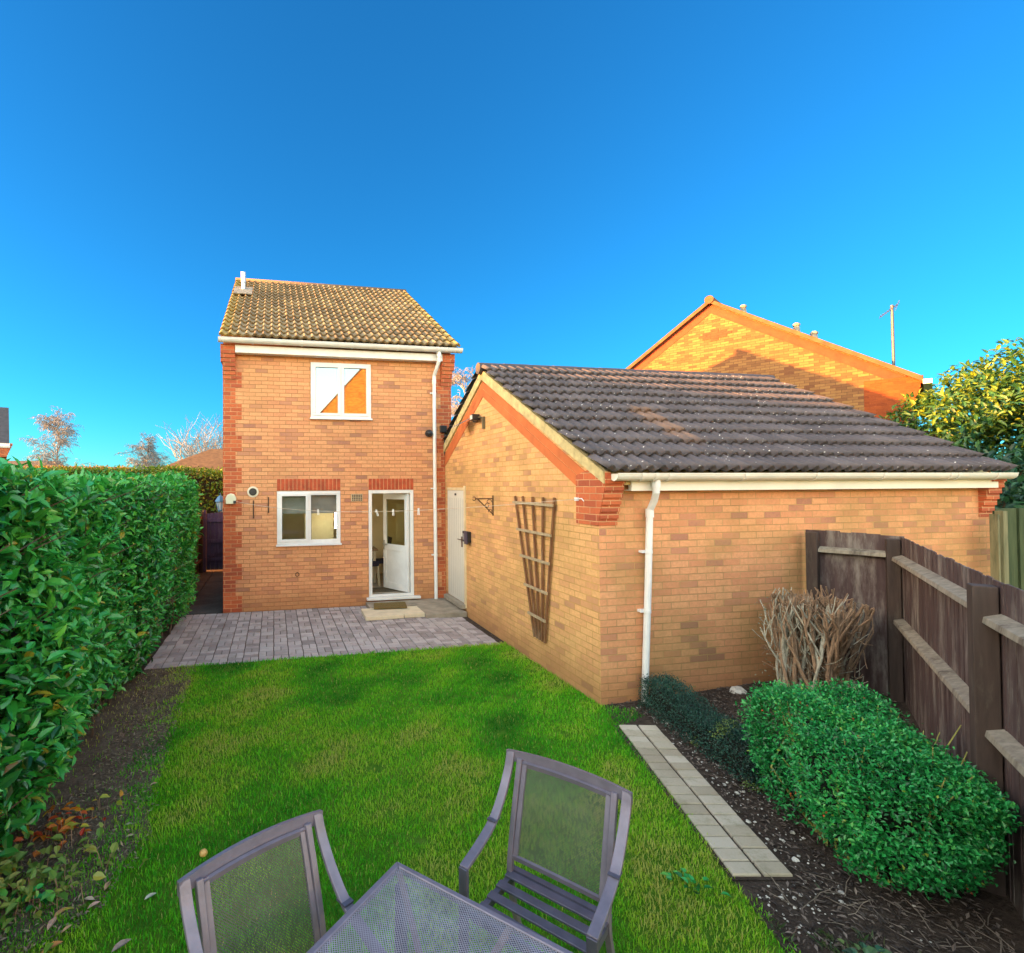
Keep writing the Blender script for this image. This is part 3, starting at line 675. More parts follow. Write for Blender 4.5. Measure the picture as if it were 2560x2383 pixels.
# kitchen seen through the openings
def room(name, x0, x1, y0, y1, z0, z1, mats):
    b = MB(); b.quad((x0, y0, z0), (x1, y0, z0), (x1, y1, z0), (x0, y1, z0)); fl = b.build(name + '_floor', mats[0], house)
    b = MB(); b.quad((x0, y1, z0), (x1, y1, z0), (x1, y1, z1), (x0, y1, z1)); b.quad((x0, y0, z0), (x0, y1, z0), (x0, y1, z1), (x0, y0, z1)); b.quad((x1, y1, z0), (x1, y0, z0), (x1, y0, z1), (x1, y1, z1)); b.build(name + '_wall', mats[1], house)
    b = MB(); b.quad((x0, y0, z1), (x0, y1, z1), (x1, y1, z1), (x1, y0, z1)); b.build(name + '_ceiling', mats[2], house)
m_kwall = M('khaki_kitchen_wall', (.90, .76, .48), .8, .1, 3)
m_tilefloor = M('kitchen_floor_tile', (.42, .36, .28), .35, .35, 3)
m_ceil = M('kitchen_ceiling', (.88, .86, .80), .9, .05, 2)
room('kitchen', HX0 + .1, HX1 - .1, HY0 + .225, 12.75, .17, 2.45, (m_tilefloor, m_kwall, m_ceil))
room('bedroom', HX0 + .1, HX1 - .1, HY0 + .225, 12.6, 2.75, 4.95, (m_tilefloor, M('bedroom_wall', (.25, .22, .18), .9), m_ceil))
b = MB(); b.box(.62, 1.22, 11.0, 11.4, .18, 1.92); b.build('cupboard', M('cream_cupboard', (.80, .70, .42), .5, .08), house, bevel=.008)
m_strip, nt_, bs__ = new_mat('glowing_strip'); bs__.inputs['Emission Color'].default_value = (1, .86, .58, 1); bs__.inputs['Emission Strength'].default_value = 9
b = MB(); b.box(1.19, 1.215, HY0 + .30, HY0 + .33, 1.5, 1.92); b.build('glow_strip', m_strip, house)  # bright strip made to glow, added to brighten the kitchen
bl = MB()
for k in range(5): bl.box(.07, 1.25, HY0 + .10 + .012 * k, HY0 + .115 + .012 * k, 2.235 - .085 * (k + 1), 2.235 - .085 * k)
bl.build('roller_blind', M('grey_blind', (.34, .32, .31), .8, .15, 5), house)
b = MB(); b.box(0.0, 1.3, HY0 + .30, HY0 + .85, 1.02, 1.06); b.build('worktop', M('worktop', (.22, .15, .09), .4, .3, 9), house)

# small fittings that belong to the house
b = MB(); b.tube([(-.39, HY0 - .015, 2.24), (-.39, HY0 + .01, 2.24)], .105, 20); v_ = b.build('extractor_vent', m_steel, house, smooth=False)
b = MB(); b.tube([(-.39, HY0 - .05, 2.24), (-.39, HY0, 2.24)], .072, 16); b.build('vent_pipe', m_black, v_)
b = MB(); b.tube([(-.39, HY0 - .055, 2.24), (-.39, HY0 - .045, 2.24)], .04, 14); b.build('vent_bore', m_dark, v_)
b = MB(); b.box(1.475, 1.705, HY0 - .012, HY0 + .01, 2.035, 2.185); av = b.build('air_vent', M('terracotta_vent', (.50, .36, .20), .8), house, bevel=.004)
b = MB()
for r_ in range(4):
    for c_ in range(6): b.box(1.495 + c_ * .034, 1.518 + c_ * .034, HY0 - .0145, HY0 - .011, 2.052 + r_ * .032, 2.074 + r_ * .032)
b.build('vent_slot', m_dark, av)
for x, z0, z1 in ((-.38, 1.74, 2.08), (-.105, 1.84, 2.14)):
    b = MB(); b.box(x - .012, x + .012, HY0 - .02, HY0 + .005, z0, z1); b.build('wall_tie_strip', m_iron, house)
b = MB(); b.tube([(.43 + .035 * math.cos(t), HY0 - .03, .66 + .035 * math.sin(t)) for t in np.linspace(0, 6.28, 14)], .007, 6); b.tube([(.43, HY0, .695), (.43, HY0 - .03, .695)], .008, 6); b.build('wall_ring', m_iron, house)
b = MB(); b.tube([(-.70, 12.75, 6.92), (-.70, 12.75, 7.34)], .045, 12); b.tube([(-.70, 12.75, 7.18), (-.70, 12.75, 7.42)], .056, 12); fl = b.build('flue', m_steel, house)
b = MB(); b.sweep([(-.70, 12.42, 6.80), (-.70, 12.75, 7.03), (-.70, 12.93, 7.14)], .42, .02, (1, 0, 0)); b.build('flue_flashing', M('lead_flashing', (.22, .21, .18), .7, .4, 12), fl)

# ================================================================== GARAGE
GX, GY0, GYA, GZA, GX1 = 3.40, 5.03, 8.15, 4.20, 8.98
garage = thing('brick_garage', 'low buff brick garage with dark tiled roof and red brick trim beside the lawn', 'garage', (6.2, 8.1, 0))
def gz(y): return 2.43 + (GZA - 2.43) * (1 - abs(y - GYA) / (GYA - 4.90))
b = MB(); b.quad((GX, GY0, -.1), (GX, 11.25, -.1), (GX, 11.25, gz(11.25)), (GX, GYA, GZA), (GX, GY0, gz(GY0))); b.build('gable_wall', m_brick3, garage)
b = MB(); b.quad((GX, GY0, -.1), (GX1, GY0, -.1), (GX1, GY0, 2.45), (GX, GY0, 2.45)); b.quad((GX1, GY0, -.1), (GX1, 11.25, -.1), (GX1, 11.25, gz(11.25)), (GX1, GYA, GZA), (GX1, GY0, gz(GY0)))
b.quad((GX, 11.25, -.1), (GX1, 11.25, -.1), (GX1, 11.25, 2.5), (GX, 11.25, 2.5)); b.build('wall', m_brick2, garage)
# corbelled red kneelers
for (x0, x1, far) in ((GX - .004, GX + .215, 0), (GX1 - .215, GX1 + .004, 1)):
    b = MB()
    for c in range(7):
        b.box(x0, x1, GY0 - .002 - .024 * c - .006, GY0 + .15, 1.905 + c * .075, 1.9785 + c * .075 if c < 6 else 2.43)
    b.build('corbel', m_red, garage, bevel=.003)
b = MB()   # red block and raking courses on the gable face
b.prism([(GX - .0125, GY0 + .41, 1.906), (GX - .0125, GY0 - .004, 1.906), (GX - .0125, GY0 - .012, 1.98), (GX - .0125, GY0 - .15, 2.40), (GX - .0125, GY0 - .15, 2.475), (GX - .0125, GY0 + .12, 2.52), (GX - .0125, GY0 + .41, 2.45)], (.06, 0, 0))
b.build('kneeler_block', m_red, garage)
for sgn in (1, -1):
    for k in range(2):
        o0, o1 = .115 + k * .112, .115 + (k + 1) * .112 - .008
        def rp(y, o): return (GX - .006 - .002 * k, y, gz(y) - o * 1.19)
        ye = GYA - sgn * 3.02 if sgn > 0 else GYA + 3.02
        b = MB(); b.prism([rp(ye, o0), rp(GYA, o0), rp(GYA, o1), rp(ye, o1)], (.04, 0, 0)); b.build('raking_course', M('raking_red_brick', (.52, .135, .035), .8, .2, 3, .2), garage)
    ye = 4.90 if sgn > 0 else 11.4
    b = MB(); b.prism([(GX - .03, ye, gz(ye) + .05), (GX - .03, GYA, GZA + .055), (GX - .03, GYA, GZA - .11), (GX - .03, ye, gz(ye) - (.075 if sgn > 0 else .1))], (.055, 0, 0)); b.build('verge', m_verge, garage)
tile_roof('roof', GX - .07, GX1 - .04, 4.80, 2.47, GYA, 4.30, .335, .15, .046, m_tile_garage, garage, drop=.05)
tile_roof('roof', GX - .07, GX1 + .12, 11.5, 2.47, GYA, 4.30, .335, .15, .046, m_tile_garage, garage, drop=.05)
b = MB(); b.prism([(GX - .0, 4.92, 2.40), (GX - .0, GYA, 4.245), (GX - .0, 11.4, 2.40), (GX - .0, 11.4, 2.34), (GX - .0, GYA, 4.17), (GX - .0, 4.92, 2.34)], (GX1 - GX + .05, 0, 0)); b.build('roof_deck', m_verge, garage)
b = MB()
for k in range(13):
    x = GX - .09 + k * .448; b.tube([(x, GYA, 4.275), (x + .446, GYA, 4.275)], .098 + (k % 2) * .003, 12)
b.build('ridge', M('ridge_tile', (.06, .055, .065), .7, .3, 12, .3), garage, smooth=False)
b = MB(); b.box(GX + .30, GX1 - .10, 4.90, 4.955, 2.275, 2.405); b.box(GX + .3, GX1 - .1, 4.955, GY0, 2.275, 2.29); b.build('fascia', m_cream, garage, bevel=.004)
half_gutter('gutter', GX + .045, GX1 - .02, 4.835, 2.455, .074, garage, [GX + .34, GX + .50, GX + .66, GX + 1.6, GX + 2.55, GX + 3.5, GX + 4.5, GX + 4.62, GX + 5.25], M('aged_white_gutter', (.78, .74, .66), .4, .1, 3))
downpipe(3.95, [(3.95, 4.845, 2.40), (3.95, 4.845, 2.26), (3.97, 4.90, 2.17), (3.965, 4.965, 2.06), (3.93, 4.965, 1.2), (3.872, 4.965, .03)], .036, [(1.62, 3.944), (.985, 3.916)], garage, GY0)
# grey side door of the garage
b = MB(); b.box(GX - .012, GX + .04, 9.07, 9.97, .20, 2.245); d = b.build('door', m_greydoor, garage, bevel=.004)
b = MB()
for k in range(8): b.box(GX - .0145, GX - .011, 9.13 + k * .105, 9.136 + k * .105, .26, 2.1)
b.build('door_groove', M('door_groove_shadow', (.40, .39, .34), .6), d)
b = MB(); b.box(GX - .03, GX - .012, 9.135, 9.165, 1.21, 1.40); b.tube([(GX - .06, 9.15, 1.345), (GX - .06, 9.27, 1.345)], .009, 6); b.tube([(GX - .012, 9.15, 1.345), (GX - .06, 9.15, 1.345)], .009, 6); b.build('handle', m_iron, d)
b = MB(); b.box(GX - .025, GX - .012, 9.46, 9.53, 2.15, 2.19); b.build('door_stop', m_black, d)
b = MB(); b.box(GX - .02, GX + .03, 8.98, 9.06, .13, 2.33); b.box(GX - .022, GX + .03, 9.06, 9.97, 2.25, 2.30); b.build('door_frame', M('door_frame_cream', (.66, .52, .30), .6), garage)
b = MB(); b.box(GX - .10, GX + .03, 9.0, 10.0, .11, .19); b.build('door_step', m_conc, garage, bevel=.01)

# ================================================================== OTHER BUILDINGS
def gable_house(name, label, x0, x1, y0, y1, ez, rz, mats, ridge='x', over=.3, parts=True, loc=None, group=None):
    """rectangular house; ridge along x or y"""
    t = thing(name, label, 'house', ((x0 + x1) / 2, (y0 + y1) / 2, 0), group)
    b = MB(); xm, ym = (x0 + x1) / 2, (y0 + y1) / 2
    if ridge == 'x':
        for X in (x0, x1): b.quad((X, y0, -.1), (X, y1, -.1), (X, y1, ez), (X, ym, rz), (X, y0, ez))
        for Y in (y0, y1): b.quad((x0, Y, -.1), (x1, Y, -.1), (x1, Y, ez), (x0, Y, ez))
    else:
        for Y in (y0, y1): b.quad((x0, Y, -.1), (x1, Y, -.1), (x1, Y, ez), (xm, Y, rz), (x0, Y, ez))
        for X in (x0, x1): b.quad((X, y0, -.1), (X, y1, -.1), (X, y1, ez), (X, y0, ez))
    b.build('wall', mats[0], t)
    sl_ = (rz - ez) / ((ym - y0) if ridge == 'x' else (xm - x0)); lo = ez - over * sl_
    b = MB()
    if ridge == 'x':
        P = [(y0 - over, lo + .06), (ym, rz + .06), (y1 + over, lo + .06), (y1 + over, lo - .04), (ym, rz - .04), (y0 - over, lo - .04)]
        b.prism([(x0 - .12, p[0], p[1]) for p in P], (x1 - x0 + .24, 0, 0))
    else:
        P = [(x0 - over, lo + .06), (xm, rz + .06), (x1 + over, lo + .06), (x1 + over, lo - .04), (xm, rz - .04), (x0 - over, lo - .04)]
        b.prism([(p[0], y0 - .12, p[1]) for p in P], (0, y1 - y0 + .24, 0))
    b.build('roof', mats[1], t)
    if parts:
        if ridge == 'x':
            for Y, s in ((y0 - over - .02, 1), (y1 + over + .02, -1)):
                b = MB(); b.box(x0 - .1, x1 + .1, Y - .06, Y + .06, lo - .06, lo + .04); b.build('gutter', m_white, t)
        else:
            for X in (x0 - over - .02, x1 + over + .02):
                b = MB(); b.box(X - .06, X + .06, y0 - .1, y1 + .1, lo - .06, lo + .04); b.build('gutter', m_white, t)
    return t
m_nbrick = brick_mat('yellow_buff_brick', [(0, (.25, .140, .054)), (.5, (.205, .108, .044)), (1, (.135, .06, .03))], (.12, .055, .03))
m_rake = M('sunlit_red_brick', (.23, .032, .010), .8, .25, 4, .3)
# local frame: x runs along the gable from its near corner, y goes back from the gable
nb = thing('neighbour_house', 'tall neighbouring brick house whose sunlit orange gable rises behind the garage roof', 'house', (15.80, 10.42, 0), rotz=math.atan2(.85, -.527))
NW, NEZ, NRZ, NA = 8.6, 5.08, 8.02, 4.3
m_nverge = M('weathered_verge_tile', (.13, .06, .025), .85, .35, 5)
def nz(u): return NEZ + (NRZ - NEZ) * (1 - abs(u - NA) / NA)
def nbuild(b, n, m): return b.build(n, m, nb, local=True)
b = MB()
for v in (0, -11): b.quad((0, v, -.1), (NW, v, -.1), (NW, v, NEZ), (NA, v, NRZ), (0, v, NEZ))
for u in (0, NW): b.quad((u, 0, -.1), (u, -11, -.1), (u, -11, NEZ), (u, 0, NEZ))
nbuild(b, 'wall', m_nbrick)
b = MB(); P = [(-.32, nz(-.32) + .10), (NA, NRZ + .10), (NW + .32, nz(NW + .32) + .10), (NW + .32, nz(NW + .32)), (NA, NRZ), (-.32, nz(-.32))]
b.prism([(p[0], .05, p[1]) for p in P], (0, -11.2, 0)); nbuild(b, 'roof', m_tile_far)
b = MB(); b.box(-.47, -.31, -11.1, .16, nz(-.32) - .06, nz(-.32) + .05); nbuild(b, 'gutter', m_white)
for s_, ue in ((1, -.25), (-1, NW + .25)):
    b = MB(); b.prism([(ue, .012, nz(ue) - .02), (NA, .012, NRZ - .02), (NA, .012, NRZ - .30), (ue, .012, nz(ue) - .30)], (0, -.04, 0)); nbuild(b, 'raking_course', m_rake)
    b = MB(); b.prism([(ue - .06 * s_, .14, nz(ue) + .09), (NA, .14, NRZ + .12), (NA, .14, NRZ), (ue - .06 * s_, .14, nz(ue) - .04)], (0, -.14, 0)); nbuild(b, 'verge', m_nverge)
b = MB()
for c in range(13):
    zc = 3.74 + c * .1; b.box(-.004 - .026 * c, .78, -.3, .014, zc, zc + .099)
nbuild(b, 'corbel', brick_mat('neighbour_red_brick', [(0, (.25, .06, .016)), (1, (.18, .04, .012))], (.24, .06, .02)))
b = MB()
for dy_, dz_ in ((0, .19), (-.225, .115), (.0, .115), (.225, .115), (-.34, .04), (-.11, .04), (.11, .04), (.34, .04), (-.225, -.035), (0, -.035), (.225, -.035), (0, -.11)):
    b.box(NA - .1 + dy_ - .11, NA - .1 + dy_ + .11, -.02, .012, 6.98 + dz_ * 1.0 - .036, 6.98 + dz_ * 1.0 + .036)
nbuild(b, 'brick_diamond', m_rake)
b = MB(); b.tube([(NA, .17, NRZ + .10), (NA, -11, NRZ + .10)], .13, 10); nbuild(b, 'ridge', m_nverge)
m_vent = M('pale_roof_vent', (.22, .20, .17), .7, .3, 6)
for u_, hgt in ((3.55, .18), (2.25, .20), (1.85, .14)):
    b = MB(); b.tube([(u_, -.55, nz(u_) + .05), (u_, -.55, nz(u_) + .16 + hgt)], [.10, .07], 8); b.ball((u_, -.55, nz(u_) + .18 + hgt), .10, 8, 5, .7); nbuild(b, 'roof_vent', m_vent)
# unseen house added on the left, sized to keep the garden in shade
gable_house('shading_house', 'unseen long brick house added beyond the hedge to shade the garden', -18.5, -10.5, -16, 15.0, 4.1, 6.55, (m_nbrick, m_tile_far), 'y', .35)
# house behind the viewer, seen only mirrored in the upper window
rh = thing('mirrored_house', 'sunlit brick house whose gable is mirrored in the upper window', 'house', (8.77, -17.06, 0), rotz=R(40))
b = MB()
for X in (-5.2, 5.2): b.quad((X, -4, -.1), (X, 4, -.1), (X, 4, 6.4), (X, -4, 6.4))
for Y in (-4, 4): b.quad((-5.2, Y, -.1), (5.2, Y, -.1), (5.2, Y, 6.4), (0, Y, 10.6), (-5.2, Y, 6.4))
b.build('wall', brick_mat('mirrored_house_brick', [(0, (.56, .27, .08)), (.5, (.50, .22, .06)), (1, (.36, .14, .05))], (.4, .18, .06)), rh, local=True)
b = MB(); P = [(-5.3, 6.37), (0, 10.70), (5.3, 6.37), (5.3, 6.30), (0, 10.61), (-5.3, 6.30)]; b.prism([(p[0], -4.04, p[1]) for p in P], (0, 8.08, 0)); b.build('roof', m_tile_far, rh, local=True)
# far houses on the left
lh = gable_house('corner_house', 'brick house with dark roof and white eaves just showing at the left edge', -24.4, -15.2, 33.5, 41.5, 4.95, 7.4, (m_nbrick, M('dark_slate_roof', (.07, .06, .06), .8, .25, 4)), 'x', .35)
b = MB()
for c in range(6): b.box(-15.6, -15.18 + .05 * c, 33.2, 33.6, 4.1 + c * .13, 4.23 + c * .13)
b.build('corbel', m_red, lh)
b = MB(); b.box(-24.4, -15.05, 33.12, 33.2, 4.62, 4.86); b.build('fascia', m_white, lh)
lh.location.x, lh.location.y = -20.95, 35.55; lh.rotation_euler.z = R(24.5)
gable_house('distant_bungalow', 'distant bungalow with long brown roof low behind the hedge', -34, -23.4, 60, 68, 3.4, 5.2, (m_nbrick, m_tile_far), 'x', .4)
# brown hipped roof beyond the second hedge
t = thing('hipped_bungalow', 'bungalow with sunlit brown hipped roof behind the second hedge', 'house', (-.5, 29, 0))
b = MB(); b.box(-5.4, 5.0, 26.4, 32, -.1, 2.95); b.build('wall', m_nbrick, t)
b = MB(); A_ = [(-6.0, 25.9, 2.92), (5.5, 25.9, 2.92), (5.5, 32.5, 2.92), (-6.0, 32.5, 2.92)]; r0, r1 = (-3.3, 29.2, 4.35), (2.8, 29.2, 4.35)
b.quad(A_[0], A_[1], r1, r0); b.quad(A_[2], A_[3], r0, r1); b.quad(A_[3], A_[0], r0); b.quad(A_[1], A_[2], r1); b.build('roof', m_tile_lit, t)
# shed and timber at the far end of the garage wall
t = thing('timber_gate_post', 'pale weathered timber post and board at the far end of the garage wall', 'post', (8.95, 4.86, 0))
b = MB(); b.box(8.71, 8.735, 4.82, 4.90, -.05, 1.95); b.box(8.735, 8.80, 4.85, 4.89, -.05, 1.88); b.build('board', m_timber, t)
b = MB(); b.box(8.80, 8.87, 4.82, 4.90, -.05, 1.99); b.build('post', m_timber, t)
t = thing('green_fence', 'tall algae green timber fence behind the timber gate post', 'fence', (10.6, 5.6, 0))
b = MB()
for k in range(14): b.box(8.93 + k * .22, 9.135 + k * .22, 5.45 + (k % 2) * .02, 5.48 + (k % 2) * .02, -.05, 1.98)
b.build('board', m_greenwood, t)
for k in (0, 1, 2): b = MB(); b.box(9.35 + k * 1.2, 9.47 + k * 1.2, 5.36, 5.45, -.05, 2.0); b.build('post', m_timber, t)

# ================================================================== FENCES AND GATE
fence = thing('garden_fence', 'dark stained board fence with pale weathered rails running beside the bushes', 'fence', (5.2, 3.4, 0))
FP = [(6.02, 4.90), (6.30, 4.30), (4.02, 2.30), (2.90, 1.22)]
FT = [1.80, 1.775, 1.765, 1.77]
outv = Vector((.656, -.755)).normalized()
for k, (x, y) in enumerate(FP):
    b = MB(); d = Vector((FP[min(k + 1, 3)][0] - FP[max(k - 1, 0)][0], FP[min(k + 1, 3)][1] - FP[max(k - 1, 0)][1])) if k not in (0,) else Vector((FP[1][0] - x, FP[1][1] - y))
    if k == 1: d = Vector((FP[2][0] - x, FP[2][1] - y))
    a = math.atan2(d.y, d.x); s = .052; c_, s_ = math.cos(a), math.sin(a); tp = FT[k] - .012
    P = [(x + c_ * i * s - s_ * j * s, y + s_ * i * s + c_ * j * s) for i, j in ((-1, -1), (1, -1), (1, 1), (-1, 1))]
    b.prism([(p[0], p[1], -.1) for p in P], (0, 0, tp + .1)); b.build('post', m_post, fence, bevel=.006)
for k in range(3):
    (x0, y0), (x1, y1) = FP[k], FP[k + 1]; d = Vector((x1 - x0, y1 - y0)); Ln = d.length; d.normalize()
    o = Vector((-d.y, d.x)); o = o if o.dot(Vector((1, -.2) if k == 0 else (.65, -.75))) > 0 else -o
    b = MB(); nbd = max(4, int(Ln / .105)); w = Ln / nbd
    for i in range(nbd):
        u0, u1 = i * w - .008 - (.07 if i == 0 else 0), (i + 1) * w + .008 + (.07 if i == nbd - 1 else 0); tz = FT[k] + (FT[k + 1] - FT[k]) * (i / nbd) + rng.normal(0, .004) + .012
        off0, off1 = .060, .063
        q = [Vector((x0, y0)) + d * u0 + o * off1, Vector((x0, y0)) + d * u1 + o * off0, Vector((x0, y0)) + d * u1 + o * (off0 + .009), Vector((x0, y0)) + d * u0 + o * (off1 + .012)]
        b.prism([(p.x, p.y, -.08) for p in q], (0, 0, tz + .08))
    b.build('board_panel', m_fence, fence)
    for zz in (1.575, .93) if k else (1.60,):
        b = MB(); s0 = Vector((x0, y0)) + d * .05 + o * .022; e0 = Vector((x1, y1)) - d * .05 + o * .022
        dz = .03 if k == 1 else 0
        n = len(b.v)
        for p, zo in ((s0, zz), (e0, zz + dz)):
            for oo, z2 in ((.040, -.034), (-.040, -.032), (-.034, .004), (.040, .030)): b.v.append((p.x + o.x * oo, p.y + o.y * oo, zo + z2))
        for f in ((0, 1, 2, 3), (4, 7, 6, 5), (0, 4, 5, 1), (1, 5, 6, 2), (2, 6, 7, 3), (3, 7, 4, 0)): b.f.append(tuple(n + i for i in f))
        b.build('rail', m_rail, fence, bevel=.004)
t = thing('side_fence', 'old dark fence along the side passage between hedge and gate', 'fence', (-2.0, 13, 0))
b = MB()
for k in range(44): y = 10.6 + k * .1; b.box(-2.02 + (k % 2) * .006, -2.0 + (k % 2) * .006, y, y + .098, -.05, 1.62 + rng.normal(0, .006))
b.build('board_panel', m_oldfence, t)
for z in (.35, 1.0, 1.5): b = MB(); b.bar((-1.95, 10.6, z), (-1.95, 14.98, z), .07, .06); b.build('rail', m_oldfence, t)
for y in (11.0, 13.0, 14.95): b = MB(); b.box(-2.0, -1.9, y - .05, y + .05, -.1, 1.66); b.build('post', m_oldfence, t)
gate = thing('side_gate', 'dark purple brown boarded gate closing the side passage', 'gate', (-1.35, 15.05, 0))
b = MB()
for k in range(8): b.box(-1.82 + k * .11, -1.715 + k * .11, 15.04 + (k % 2) * .003, 15.07, .06, 1.60 + .03 * math.sin(k * .45))
b.build('board_panel', m_gate, gate)
for z in (.35, .85, 1.42): b = MB(); b.box(-1.80, -.97, 14.995, 15.04, z - .05, z + .05); b.build('rail', m_gate, gate)
b = MB(); b.bar((-1.76, 15.01, .42), (-1.02, 15.01, .80), .03, .09, (0, 0, 1)); b.build('brace', m_gate, gate)
b = MB(); b.box(-1.94, -1.83, 15.0, 15.11, -.1, 1.70); b.build('post', m_gate, gate)

# ================================================================== WALL FITTINGS
t = thing('wall_lantern', 'small blue coach lantern on a pale bracket by the side gate', 'lantern', (-1.16, 12.0, 1.80))
b = MB(); b.bar((-.94, 12.0, 1.80), (-1.16, 12.0, 1.80), .03, .03); b.tube([(-.95, 12, 1.92), (-1.02, 12, 1.86), (-1.10, 12, 1.83)], .012, 6); b.box(-.955, -.93, 11.95, 12.05, 1.72, 1.94); b.build('bracket', m_white, t)
m_blue = M('blue_painted_metal', (.06, .20, .36), .4, .2, 10)
b = MB(); b.tube([(-1.16, 12, 1.80), (-1.16, 12, 1.83)], .05, 6); b.tube([(-1.16, 12, 2.01), (-1.16, 12, 2.03), (-1.16, 12, 2.12), (-1.16, 12, 2.15)], [.125, .12, .06, .02], 6); b.tube([(-1.16, 12, 2.15), (-1.16, 12, 2.20)], .012, 6)
for k in range(6): a = k * math.pi / 3; b.bar((-1.16 + .055 * math.cos(a), 12 + .055 * math.sin(a), 1.83), (-1.16 + .095 * math.cos(a), 12 + .095 * math.sin(a), 2.01), .01, .01)
b.build('lantern_cage', m_blue, t)
b = MB(); b.tube([(-1.16, 12, 1.83), (-1.16, 12, 2.01)], [.05, .09], 6); b.build('lantern_glass', M('frosted_lantern_glass', (.55, .68, .75), .2, .05), t)

t = thing('security_light', 'solar security light with grey panel and dark lamp head high on the garage gable', 'light', (GX, 8.35, 3.4))
b = MB(); b.prism([(GX - .06, 8.50, 3.50), (GX - .30, 8.50, 3.38), (GX - .30, 8.88, 3.36), (GX - .06, 8.88, 3.48)], (.006, 0, .018)); b.build('solar_panel', M('grey_solar_panel', (.22, .23, .25), .25, .1), t, bevel=.003)
b = MB(); b.box(GX - .05, GX, 8.36, 8.50, 3.42, 3.52); b.box(GX - .16, GX - .03, 8.22, 8.34, 3.43, 3.53); b.tube([(GX - .04, 8.40, 3.47), (GX - .12, 8.28, 3.47)], .02, 6); b.build('lamp_head', m_black, t, bevel=.01)
b = MB(); b.box(GX - .04, GX, 8.07, 8.12, 3.27, 3.47); b.tube([(GX - .03, 8.10, 3.46), (GX - .06, 8.24, 3.48)], .012, 6); b.build('sensor_stem', M('bronze_stem', (.13, .10, .05), .6), t)
b = MB(); b.box(GX - .165, GX - .16, 8.235, 8.325, 3.445, 3.515); b.build('lamp_lens', M('lamp_lens', (.7, .7, .66), .2), t)

def scroll(c, r, a0, a1, n=14, shrink=.45):
    return [(GX - .012 - 0, c[0] + r * (1 - shrink * k / n) * math.cos(a0 + (a1 - a0) * k / n), c[1] + r * (1 - shrink * k / n) * math.sin(a0 + (a1 - a0) * k / n)) for k in range(n + 1)]
# hanging basket bracket: stands out from the wall
t = thing('basket_bracket', 'rusty scrolled hanging basket bracket on the garage gable wall', 'bracket', (GX, 7.77, 1.87))
b = MB(); b.bar((GX - .008, 7.77, 1.86), (GX - .008, 7.77, 2.18), .025, .008); b.build('back_plate', m_iron, t)
b = MB(); b.bar((GX, 7.77, 2.13), (GX - .30, 7.79, 2.13), .012, .018); b.bar((GX - .01, 7.77, 1.88), (GX - .26, 7.79, 2.125), .012, .016)
for (c, r, a0, a1, sh) in (((GX - .325, 2.125), .035, 2.2, -3.4, .5), ((GX - .075, 2.075), .05, 0, 5.4, .6), ((GX - .10, 2.02), .045, 1, 6.6, .6), ((GX - .05, 1.93), .035, 3.5, -1.4, .5)):
    b.tube([(c[0] + r * (1 - sh * k / 14) * math.cos(a0 + (a1 - a0) * k / 14), 7.775, c[1] + r * (1 - sh * k / 14) * math.sin(a0 + (a1 - a0) * k / 14)) for k in range(15)], .006, 5)
b.build('arm', m_iron, t)
t = thing('wall_box', 'small black lidded box on the garage wall beside the grey door', 'box', (GX, 8.88, 1.32))
b = MB(); b.box(GX - .07, GX, 8.74, 9.0, 1.33, 1.52); b.build('body', m_black, t, bevel=.008)
b = MB(); b.box(GX - .085, GX - .068, 8.73, 8.87, 1.30, 1.53); b.build('lid', M('navy_plastic', (.03, .03, .07), .3), t, bevel=.004)
b = MB(); b.box(GX - .076, GX - .071, 8.89, 8.98, 1.37, 1.48); b.build('dial', M('grey_keypad', (.25, .25, .24), .4, .5, 90), t)

t = thing('trellis', 'fan shaped brown wooden trellis fixed to the garage gable wall', 'trellis', (GX, 6.4, .33))
tops = [6.95, 6.72, 6.44, 6.16, 5.88]; bots = [6.42, 6.35, 6.285, 6.22, 6.155]
for a, c in zip(tops, bots):
    zt = 2.185; b = MB(); b.bar((GX - .035, c, .335 if c not in (bots[0], bots[1]) else .66 if c == bots[0] else .64), (GX - .035, a, zt), .030, .02, (1, 0, 0)) if False else b.sweep([(GX - .03, c + (a - c) * u, .335 + (zt - .335) * u) for u in ([0, .35, .7, 1.0])], .022, .032, (1, 0, 0))
    b.build('upright', m_trellis, t)
for z, w in ((2.095, 1.0), (1.72, 1), (1.365, 1), (.985, 1), (.625, 1)):
    u = (z - .335) / 1.85; ya = bots[0] + (tops[0] - bots[0]) * u + .05; yb = bots[4] + (tops[4] - bots[4]) * u - .02
    b = MB(); b.bar((GX - .052, ya, z + .005), (GX - .052, yb, z - .004), .018, .034, (0, 0, 1)); b.build('lath', m_lath, t)

